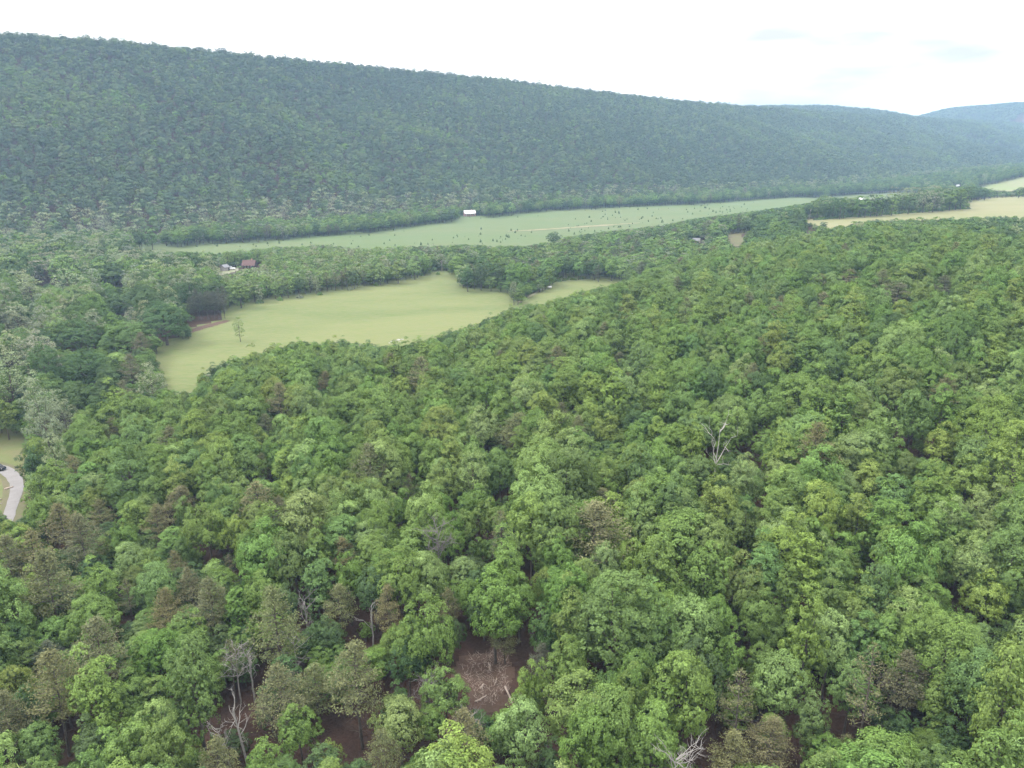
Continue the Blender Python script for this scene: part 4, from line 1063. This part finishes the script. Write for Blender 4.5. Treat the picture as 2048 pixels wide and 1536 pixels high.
def quadmesh(name, polys, mat, smooth=False):
    v = []; f3 = []; f4 = []
    for p in polys:
        i = len(v); v += list(p)
        (f4 if len(p) == 4 else f3).append(tuple(range(i, i + len(p))))
    return mesh_np(name, np.array(v, float), f4 or None, f3 or None, [mat], smooth=smooth)
def house(name, px, py, wd, dp, hw, hr, wall, roof, label, cat, rz=0.0, nwin=3, chimney=False, porch=False):
    x, y, z, d = hit(px, py)
    o = empty(name, (x, y, z - .1), rz, label=label, category=cat)
    a, b = wd / 2, dp / 2
    w = [[(-a, -b, 0), (a, -b, 0), (a, -b, hw), (-a, -b, hw)], [(a, b, 0), (-a, b, 0), (-a, b, hw), (a, b, hw)],
         [(a, -b, 0), (a, b, 0), (a, b, hw), (a, -b, hw)], [(-a, b, 0), (-a, -b, 0), (-a, -b, hw), (-a, b, hw)],
         [(a, -b, hw), (a, b, hw), (a, 0, hw + hr)], [(-a, b, hw), (-a, -b, hw), (-a, 0, hw + hr)]]
    link('wall', quadmesh('house_wall', w, MAT[wall]), o)
    e = .45; sl = hr / b; t = .16
    for s_ in (-1, 1):
        y0 = s_ * (b + e); z0 = hw - e * sl + .02; z1 = hw + hr + .02; A_ = a + .4
        lo = [(-A_, y0, z0), (A_, y0, z0), (A_, 0, z1), (-A_, 0, z1)]; hi = [(p[0], p[1], p[2] + t) for p in lo]
        polys = [hi if s_ < 0 else hi[::-1], lo[::-1] if s_ < 0 else lo] + [[lo[i], lo[(i + 1) % 4], hi[(i + 1) % 4], hi[i]] for i in range(4)]
        r_ = link('roof', quadmesh('house_roof', polys, MAT[roof]), o)
        g = Geo()
        for i in range(int(2 * A_ / 0.8)):      # raised seams of the roof sheets
            xx = -A_ + .4 + i * .8
            g.add([(xx - .03, y0, z0 + t), (xx + .03, y0, z0 + t), (xx + .03, 0, z1 + t), (xx - .03, 0, z1 + t), (xx - .03, y0, z0 + t + .06), (xx + .03, y0, z0 + t + .06), (xx + .03, 0, z1 + t + .06), (xx - .03, 0, z1 + t + .06)],
                  [(4, 5, 6, 7), (0, 4, 7, 3), (1, 2, 6, 5), (0, 1, 5, 4)])
        link('roof_seams', g.mesh('roof_seams', MAT[roof]), r_, kind='stuff')
    for i in range(nwin):
        xx = -a + (i + .8) * wd / (nwin + .6)
        g = Geo(); g.box((xx, -b - .03, hw * .55), (1.15, .08, 1.3)); wn = link('window', g.mesh('window_frame', MAT['trim']), o)
        g = Geo(); g.box((xx, -b - .06, hw * .55), (.9, .08, 1.05)); link('pane', g.mesh('window_pane', MAT['glass']), wn)
    g = Geo(); g.box((a - wd * .12, -b - .04, 1.05), (1.0, .1, 2.1)); link('door', g.mesh('house_door', MAT['glass']), o)
    if chimney:
        g = Geo(); g.box((a * .4, .3, hw + hr + .3), (.8, .8, 1.5)); link('chimney', g.mesh('chimney', MAT['pink_wall']), o)
    if porch:
        g = Geo(); g.box((0, -b - 1.2, hw - .5), (wd * .8, 2.2, .12)); link('porch_roof', g.mesh('porch_roof', MAT[roof]), o)
        for s_ in (-1, 0, 1):
            g = Geo(); g.box((s_ * wd * .38, -b - 2.1, (hw - .56) / 2), (.14, .14, hw - .56)); link('porch_post', g.mesh('porch_post', MAT['trim']), o)
    return o
house('farmhouse', 500, 536, 8.6, 6.0, 2.6, 2.9, 'log_wall', 'brown_roof', 'small house with a brownish red roof among the trees', 'house', R(-4), chimney=True)
house('shed', 450, 541, 4.0, 4.5, 2.6, 1.5, 'grey_wall', 'grey_roof', 'weathered open fronted shed beside the parked camper', 'shed', R(60), nwin=0)
house('brick_house', 939, 432, 12.5, 8.0, 3.6, 2.8, 'pink_wall', 'white_roof', 'pinkish house under a bright white roof at the mountain foot', 'house', R(14), nwin=4, chimney=True, porch=True)
house('cabin', 1392, 487, 5.5, 5.0, 2.6, 1.6, 'pink_wall', 'grey_roof', 'grey roofed cabin tucked in dark trees below the valley field', 'cabin', R(-25), nwin=2)
house('garage', 1256, 650, 8.0, 6.5, 3.0, 2.2, 'grey_wall', 'green_roof', 'pale green roof peeping out between dark crowns', 'garage', R(20), nwin=2)
house('long_barn', 1722, 407, 6.0, 7.0, 4.5, 2.5, 'white_wall', 'white_roof', 'small white barn seen through a gap in the far tree belt', 'barn', R(8), nwin=2)
house('long_barn', 1750, 408, 16.0, 8.0, 4.0, 2.4, 'grey_wall', 'grey_roof', 'longer grey barn behind the far tree belt', 'barn', R(8), nwin=5)
house('white_shed', 1915, 374, 3.6, 3.0, 2.4, 1.2, 'white_wall', 'white_roof', 'tiny white shed below the distant knoll', 'shed', 0, nwin=2)

# ------------------------------------------------------------------ poles
def pole(px, py, h, label, transformer=False, bare=False):
    x, y, z, d = hit(px, py)
    o = empty('utility_pole', (x, y, z - .5), R(30), label=label, category='utility pole')
    g = Geo(); g.tube([(0, 0, 0), (0, 0, h * .5), (0, 0, h)], [.17, .15, .12], 8); link('shaft', g.mesh('pole_shaft', MAT['grey_wall']), o)
    g = Geo(); g.box((0, -.16, h - .6), (2.2, .1, .12)); link('crossarm', g.mesh('pole_crossarm', MAT['grey_wall']), o)
    for q in (-.95, 0.4, .95):
        g = Geo(); g.tube([(q, -.16, h - .54), (q, -.16, h - .38)], [.05, .06], 6); link('insulator', g.mesh('pole_insulator', MAT['trim']), o)
    if transformer:
        g = Geo(); g.tube([(.32, 0, h - 2.1), (.32, 0, h - 2.09), (.32, 0, h - 1.1), (.32, 0, h - 1.09)], [.02, .26, .26, .02], 12); link('transformer', g.mesh('pole_transformer', MAT['white_wall']), o)
pole(884, 545, 8.6, 'grey utility pole standing at the far edge of the meadow')
pole(1619, 439, 9.5, 'utility pole with a white transformer at the end of the hay field', True)

# ------------------------------------------------------------------ vehicles
MAT['black_paint'] = simple('black_car_paint', (0.012, 0.013, 0.016), 0.25)
MAT['white_paint'] = simple('white_car_paint', (0.75, 0.75, 0.76), 0.3)
MAT['tyre'] = simple('tyre_rubber', (0.02, 0.02, 0.02), 0.9)
MAT['rim'] = simple('wheel_rim', (0.4, 0.4, 0.42), 0.35, metal=0.8)
MAT['lamp'] = simple('headlight_glass', (0.7, 0.7, 0.68), 0.15)
def loft(secs, mat, name):
    """closed solid through cross sections of equal point count"""
    v = np.concatenate([np.array(s_, float) for s_ in secs]); m_ = len(secs[0]); f = []
    for i in range(len(secs) - 1):
        for j in range(m_): f.append((i * m_ + j, i * m_ + (j + 1) % m_, (i + 1) * m_ + (j + 1) % m_, (i + 1) * m_ + j))
    f3 = []
    for b0, rev in ((0, True), ((len(secs) - 1) * m_, False)):
        for j in range(1, m_ - 1):
            t_ = (b0, b0 + j, b0 + j + 1); f3.append(t_[::-1] if rev else t_)
    me = mesh_np(name, v, f, f3, [mat])
    return me
def car(px, py, yaw, paint, label, name='parked_car', cat='car'):
    x, y, z, d = hit(px, py)
    o = empty(name, (x, y, z + .16), yaw, label=label, category=cat)
    def sec(xx, w, z0, z1, ch=.12):
        return [(xx, -w, z0 + ch), (xx, -w + ch, z0), (xx, w - ch, z0), (xx, w, z0 + ch), (xx, w, z1 - ch), (xx, w - ch, z1), (xx, -w + ch, z1), (xx, -w, z1 - ch)]
    link('body', loft([sec(-2.3, .72, .45, .85), sec(-2.15, .88, .35, 1.02), (sec(-.9, .92, .28, 1.08)), sec(.9, .92, .28, 1.05), sec(1.9, .88, .32, .95), sec(2.3, .72, .42, .78)], MAT[paint], 'car_body'), o)
    cab = link('cabin', loft([sec(-2.0, .78, 1.0, 1.12, .05), sec(-1.75, .74, 1.0, 1.66), sec(.15, .74, 1.0, 1.70), sec(1.05, .80, .98, 1.10, .05)], MAT[paint], 'car_cabin'), o)
    g = Geo(); g.add([(.24, -.66, 1.66), (.24, .66, 1.66), (1.02, .72, 1.12), (1.02, -.72, 1.12)], [(0, 3, 2, 1)]); link('windscreen', g.mesh('windscreen', MAT['glass']), cab)
    for s_ in (-1, 1):
        for x0, x1 in ((-1.65, -.75), (-.65, .2)):
            g = Geo(); g.box(((x0 + x1) / 2, s_ * .77, 1.36), (x1 - x0, .04, .4)); link('window', g.mesh('car_window', MAT['glass']), cab)
        for xx in (-1.45, 1.45):
            g = Geo(); th = np.linspace(0, 1, 2)
            g.tube([(xx, s_ * .70, .34), (xx, s_ * .701, .34), (xx, s_ * .92, .34), (xx, s_ * .921, .34)], [.2, .36, .36, .2], 16); wh = link('wheel', g.mesh('car_tyre', MAT['tyre']), o)
            g = Geo(); g.tube([(xx, s_ * .90, .34), (xx, s_ * .93, .34), (xx, s_ * .935, .34)], [.21, .21, .01], 10); link('rim', g.mesh('car_rim', MAT['rim']), wh)
        g = Geo(); g.box((2.16, s_ * .62, .72), (.16, .3, .14)); link('headlight', g.mesh('car_headlight', MAT['lamp']), o)
        g = Geo(); g.box((-2.2, s_ * .66, .82), (.1, .22, .18)); link('tail_light', g.mesh('car_tail_light', MAT['brown_roof']), o)
    g = Geo(); g.box((2.25, 0, .42), (.12, 1.3, .16)); link('bumper', g.mesh('car_bumper', MAT['glass']), o)
car(-3, 940, R(-18), 'black_paint', 'black car coming down the gravel drive, half out of view')
car(464, 539, R(8), 'white_paint', 'white car parked on the farm yard beside the camper')
x, y, z, d = hit(466, 533)
o = empty('camper', (x, y, z + .05), R(12), label='white roofed camper with dark windows behind the white car', category='camper')
def rsec(xx, w, z0, z1, ch=.2): return [(xx, -w, z0 + ch), (xx, -w + ch, z0), (xx, w - ch, z0), (xx, w, z0 + ch), (xx, w, z1 - ch), (xx, w - ch, z1), (xx, -w + ch, z1), (xx, -w, z1 - ch)]
link('body', loft([rsec(-3, 1.0, .6, 2.4), rsec(-2.8, 1.15, .5, 2.6), rsec(2.7, 1.15, .5, 2.6), rsec(3, 1.0, .8, 2.3)], MAT['white_wall'], 'camper_body'), o)
g = Geo(); g.box((0, 0, 2.68), (5.6, 2.2, .14)); link('roof', g.mesh('camper_roof', MAT['white_roof']), o)
g = Geo(); g.box((0, -1.17, 1.7), (4.6, .06, .8)); link('window', g.mesh('camper_window', MAT['glass']), o)
for s_ in (-1, 1):
    g = Geo(); g.tube([(.3, s_ * 1.02, .38), (.3, s_ * 1.021, .38), (.3, s_ * 1.2, .38), (.3, s_ * 1.201, .38)], [.2, .38, .38, .2], 14); link('wheel', g.mesh('camper_wheel', MAT['tyre']), o)

# ------------------------------------------------------------------ small things on the fields
def rock_geo(sx, sy, sz, seed):
    rs = np.random.default_rng(seed); g = Geo(); rings = []
    for k, (zz, rr_) in enumerate(((-.3, .9), (.25, 1.0), (.7, .75), (.95, .35))):
        a = np.arange(8) * math.pi / 4 + rs.uniform(-.2, .2, 8); q = rr_ * rs.uniform(.8, 1.15, 8)
        rings.append(np.stack([np.cos(a) * q * sx, np.sin(a) * q * sy, np.full(8, zz * sz) + rs.uniform(-.08, .08, 8) * sz], 1))
    v = np.concatenate(rings + [np.array([[0, 0, sz]])]); f4 = [(i * 8 + j, i * 8 + (j + 1) % 8, (i + 1) * 8 + (j + 1) % 8, (i + 1) * 8 + j) for i in range(3) for j in range(8)]
    g.add(v, f4, [(24 + j, 24 + (j + 1) % 8, 32) for j in range(8)]); return g
MAT['pale_rock'] = simple('pale_rock', (0.30, 0.30, 0.275), 0.85, 0.35, 2.5)
for i, (px, py, s_) in enumerate([(783, 683, .55), (790, 681, .75), (797, 680, .9), (804, 679, .6), (793, 685, .5), (786, 686, .45), (800, 684, .45), (779, 686, .4)]):
    x, y, z, d = hit(px, py)
    o = link('rock', rock_geo(s_ * 1.5, s_, s_ * .35, 40 + i).mesh('rock', MAT['pale_rock'])); o.location = (x, y, z); o.rotation_euler = (0, 0, rng.uniform(0, 3))
    o['label'] = 'largest pale rock of the outcrop low in the meadow' if i == 2 else 'low pale rock in the outcrop near the meadow\'s lower edge'; o['category'] = 'rock'; o['group'] = 'rocks of the meadow outcrop'
MAT['wrap'] = simple('white_bale_wrap', (0.55, 0.54, 0.53), 0.5, 0.1, 2.0)
for px, py, r_, l_, lab in ((1099, 577, .75, 2.3, 'larger white wrapped bale on the far arm of the meadow'), (1082, 580, .45, .8, 'small white wrapped bale beside the meadow bush row')):
    x, y, z, d = hit(px, py)
    g = Geo(); g.tube([(-l_ / 2, 0, r_), (-l_ / 2 + .01, 0, r_), (-l_ / 2 + .1, 0, r_), (l_ / 2 - .1, 0, r_), (l_ / 2 - .01, 0, r_), (l_ / 2, 0, r_)], [.01, r_ * .85, r_, r_, r_ * .85, .01], 14)
    o = link('hay_bale', g.mesh('hay_bale', MAT['wrap'], True)); o.location = (x, y, z - .03); o.rotation_euler = (0, 0, .2); o['label'] = lab; o['category'] = 'hay bale'
ribbon('pine_straw', [(366, 668), (392, 659), (420, 651), (456, 641)], [5, 6, 6, 4], 'clearing', .06, 'reddish pine straw under the grove at the meadow edge', jag=.6)

# scattered young cedars on the valley field
def bush(n_, size, w_, h_, name):
    g = Geo(); d_ = rand_dirs(n_, -.2); q = rng.uniform(.6, 1.05, (n_, 1))
    c = d_ * q * np.array([w_, w_, h_]); c[:, 2] = np.abs(c[:, 2]) * 1.0 + .1
    c[:, :2] *= (1.1 - .55 * np.clip(c[:, 2:3] / h_, 0, 1))
    g.cards(c, d_ + rng.normal(0, .4, d_.shape), size * rng.uniform(.7, 1.3, n_), .7); g.tube([(0, 0, -.4), (0, 0, h_ * .8)], [.06, .02], 4)
    return g.mesh(name, MAT['leaf'])
CED = [bush(90, .42, .8, 2.0, 'young_cedar') for _ in range(4)]
k = 0
for _ in range(4000):
    if k >= 190: break
    px = rng.uniform(330, 1520); py = rng.uniform(395, 495)
    if not in_poly(np.array([px]), np.array([py]), P_VALLEY)[0]: continue
    if rng.uniform() > (1.0 if px > 1150 else .55 if px > 820 else .3): continue
    x, y, z, d = hit(px, py)
    if vnoise(np.array([x]), np.array([y]), 38, 55)[0] + rng.uniform(-.25, .25) < .48: continue
    o = link('young_cedar', CED[k % 4]); s_ = rng.uniform(.4, 1.2) * (1.5 if rng.uniform() > .93 else 1)
    o.location = (x, y, z); o.scale = (s_, s_, s_ * rng.uniform(.8, 1.2)); o.rotation_euler = (0, 0, rng.uniform(0, 6))
    o['tint'] = [float(c) for c in jitter('dark') * .9]; o['label'] = 'small dark bush dotted on the long green valley field'; o['category'] = 'bush'; o['group'] = 'dark bushes dotted over the valley field'; k += 1
HED = [bush(160, .4, 1.2, 1.6, 'hedge_bush') for _ in range(3)]
for i in range(26):
    t_ = i / 25; px = 1108 + 125 * t_ + rng.uniform(-2, 2); py = 566 - 14 * t_ ** .6 + rng.uniform(-2, 1.5) - (5 if i % 3 == 0 else 0)
    x, y, z, d = hit(px, py)
    o = link('hedge_bush', HED[i % 3]); s_ = rng.uniform(.6, 1.1) * (1.4 if .45 < t_ < .75 else 1); o.location = (x, y, z); o.scale = (s_ * 1.3, s_, s_)
    o['tint'] = [float(c) for c in jitter('greypale' if .45 < t_ < .75 else 'green') * .8]
    o['label'] = 'greyish bush in the middle of the row edging the far meadow arm' if .45 < t_ < .75 else 'green bush in the row edging the far meadow arm'; o['category'] = 'bush'; o['group'] = 'bushes edging the far meadow arm'
for i in range(40):
    px = 1632 + 7.8 * i; py = 440 - (px - 1640) * .075 + rng.uniform(-2, 0)
    x, y, z, d = hit(px, py)
    o = link('hedge_bush', HED[i % 3]); s_ = rng.uniform(1.2, 2.1); o.location = (x, y, z); o.scale = (s_ * 1.5, s_ * 1.1, s_)
    o['tint'] = [float(c) for c in jitter(['dark', 'green', 'bluegreen'][i % 3])]; o['label'] = 'low bush under the tree belt behind the hay field'; o['category'] = 'bush'; o['group'] = 'bushes under the far tree belt'
for i, (px, py, s_, tn) in enumerate([(640, 590, 1.0, 'bluegreen'), (600, 596, 1.2, 'greypale'), (560, 601, 1.1, 'green'), (520, 606, 1.3, 'bluegreen'), (700, 580, 1.1, 'greypale'), (752, 571, 1.0, 'olive'), (808, 560, .9, 'greypale'), (480, 611, 1.2, 'green'), (876, 549, .9, 'green'), (845, 551, .8, 'light'), (940, 573, .8, 'dark')]):
    x, y, z, d = hit(px, py)
    o = link('meadow_bush', HED[i % 3]); o.location = (x, y, z); o.scale = (s_ * 1.5, s_ * 1.3, s_ * 1.2); o['tint'] = [float(c) for c in jitter(tn)]
    o['label'] = f"{ORD[i] if i else 'low'} {ADJ[tn]} bush on the far edge of the meadow".replace('nearest ', ''); o['category'] = 'bush'; o['group'] = 'bushes on the far meadow edge'

# ------------------------------------------------------------------ logs and slash
MAT['log'] = simple('weathered_log', (0.40, 0.33, 0.28), 0.85, 0.35, 4.0)
def log(pa, pb, r_, label, lift=.12, mat='log', name='fallen_log'):
    a = np.array(hit(*pa)[:3]) + [0, 0, lift]; b = np.array(hit(*pb)[:3]) + [0, 0, lift]
    m_ = (a + b) / 2; L_ = np.linalg.norm(b - a); t_ = np.linspace(-.5, .5, 6)
    P_ = np.outer(t_, (b - a)) + rng.normal(0, .04, (6, 3))
    g = Geo(); g.tube(np.concatenate([P_[:1], P_, P_[-1:]]), [.01, r_, r_ * .97, r_ * .92, r_ * .85, r_ * .75, r_ * .65, .01], 8)
    for _ in range(3):
        q = rng.integers(1, 5); e = P_[q] + rng.normal(0, .35, 3) + [0, 0, .25]; g.tube([P_[q], e], [r_ * .35, r_ * .15], 5)
    o = link(name, g.mesh(name, MAT[mat])); o.location = m_; o['label'] = label; o['category'] = 'log'; return o
log((977, 1326), (979, 1341), .09, 'short pale log lying upslope in the red clearing')
log((980, 1327), (981, 1343), .07, 'thinner log close beside the short pale log')
log((961, 1378), (968, 1369), .14, 'stubby bright log end in the lower clearing')
log((950, 1405), (974, 1392), .12, 'long pale log lying across the lower clearing')
log((1010, 1374), (1025, 1410), .15, 'long bleached log at the clearing edge under a green crown')
log((989, 1371), (994, 1357), .07, 'slim stick like log in the middle of the clearing')
log((992, 1394), (988, 1387), .06, 'little forked log near the bottom of the clearing')
log((9, 980), (27, 975), .30, 'pale stripped log lying beside the bend of the gravel drive', .25)
log((-6, 1002), (3, 999), .22, 'pale log half out of view near the gravel drive', .2)
log((-6, 1009), (3, 1008), .18, 'thin pale log lowest beside the gravel drive', .2)
g = Geo()
for _ in range(900):
    px = rng.uniform(895, 1035); py = rng.uniform(1280, 1430)
    if poly_dist(np.array([px]), np.array([py]), P_CLEAR)[0] > 10: continue
    x, y, z = hit(px, py)[:3]; a = rng.uniform(0, 3.14); l_ = rng.uniform(.2, 1.2); dz = rng.uniform(-.03, .25)
    g.tube([(x, y, z + .05), (x + math.cos(a) * l_, y + math.sin(a) * l_, z + .08 + dz)], [rng.uniform(.01, .035), .01], 3)
link('logging_slash', g.mesh('logging_slash', MAT['log']), kind='stuff', label='tangle of brown sticks left in the red clearing')

# ------------------------------------------------------------------ haze
HAZE = 0.000135
m = bpy.data.materials.new('haze_air'); m.use_nodes = True; t = m.node_tree; t.nodes.clear()
o_ = t.nodes.new('ShaderNodeOutputMaterial'); pv = t.nodes.new('ShaderNodeVolumePrincipled')
pv.inputs['Color'].default_value = (0.46, 0.69, 1.0, 1); pv.inputs['Density'].default_value = HAZE; pv.inputs['Anisotropy'].default_value = 0.0
t.links.new(pv.outputs[0], o_.inputs['Volume'])
g = Geo(); g.box((0, 0, 0), (12400, 12400, 262))
hz = link('haze', g.mesh('haze', m), kind='stuff', label='pale blue summer haze in the valley air')
hz.location = (0, 0, 125)
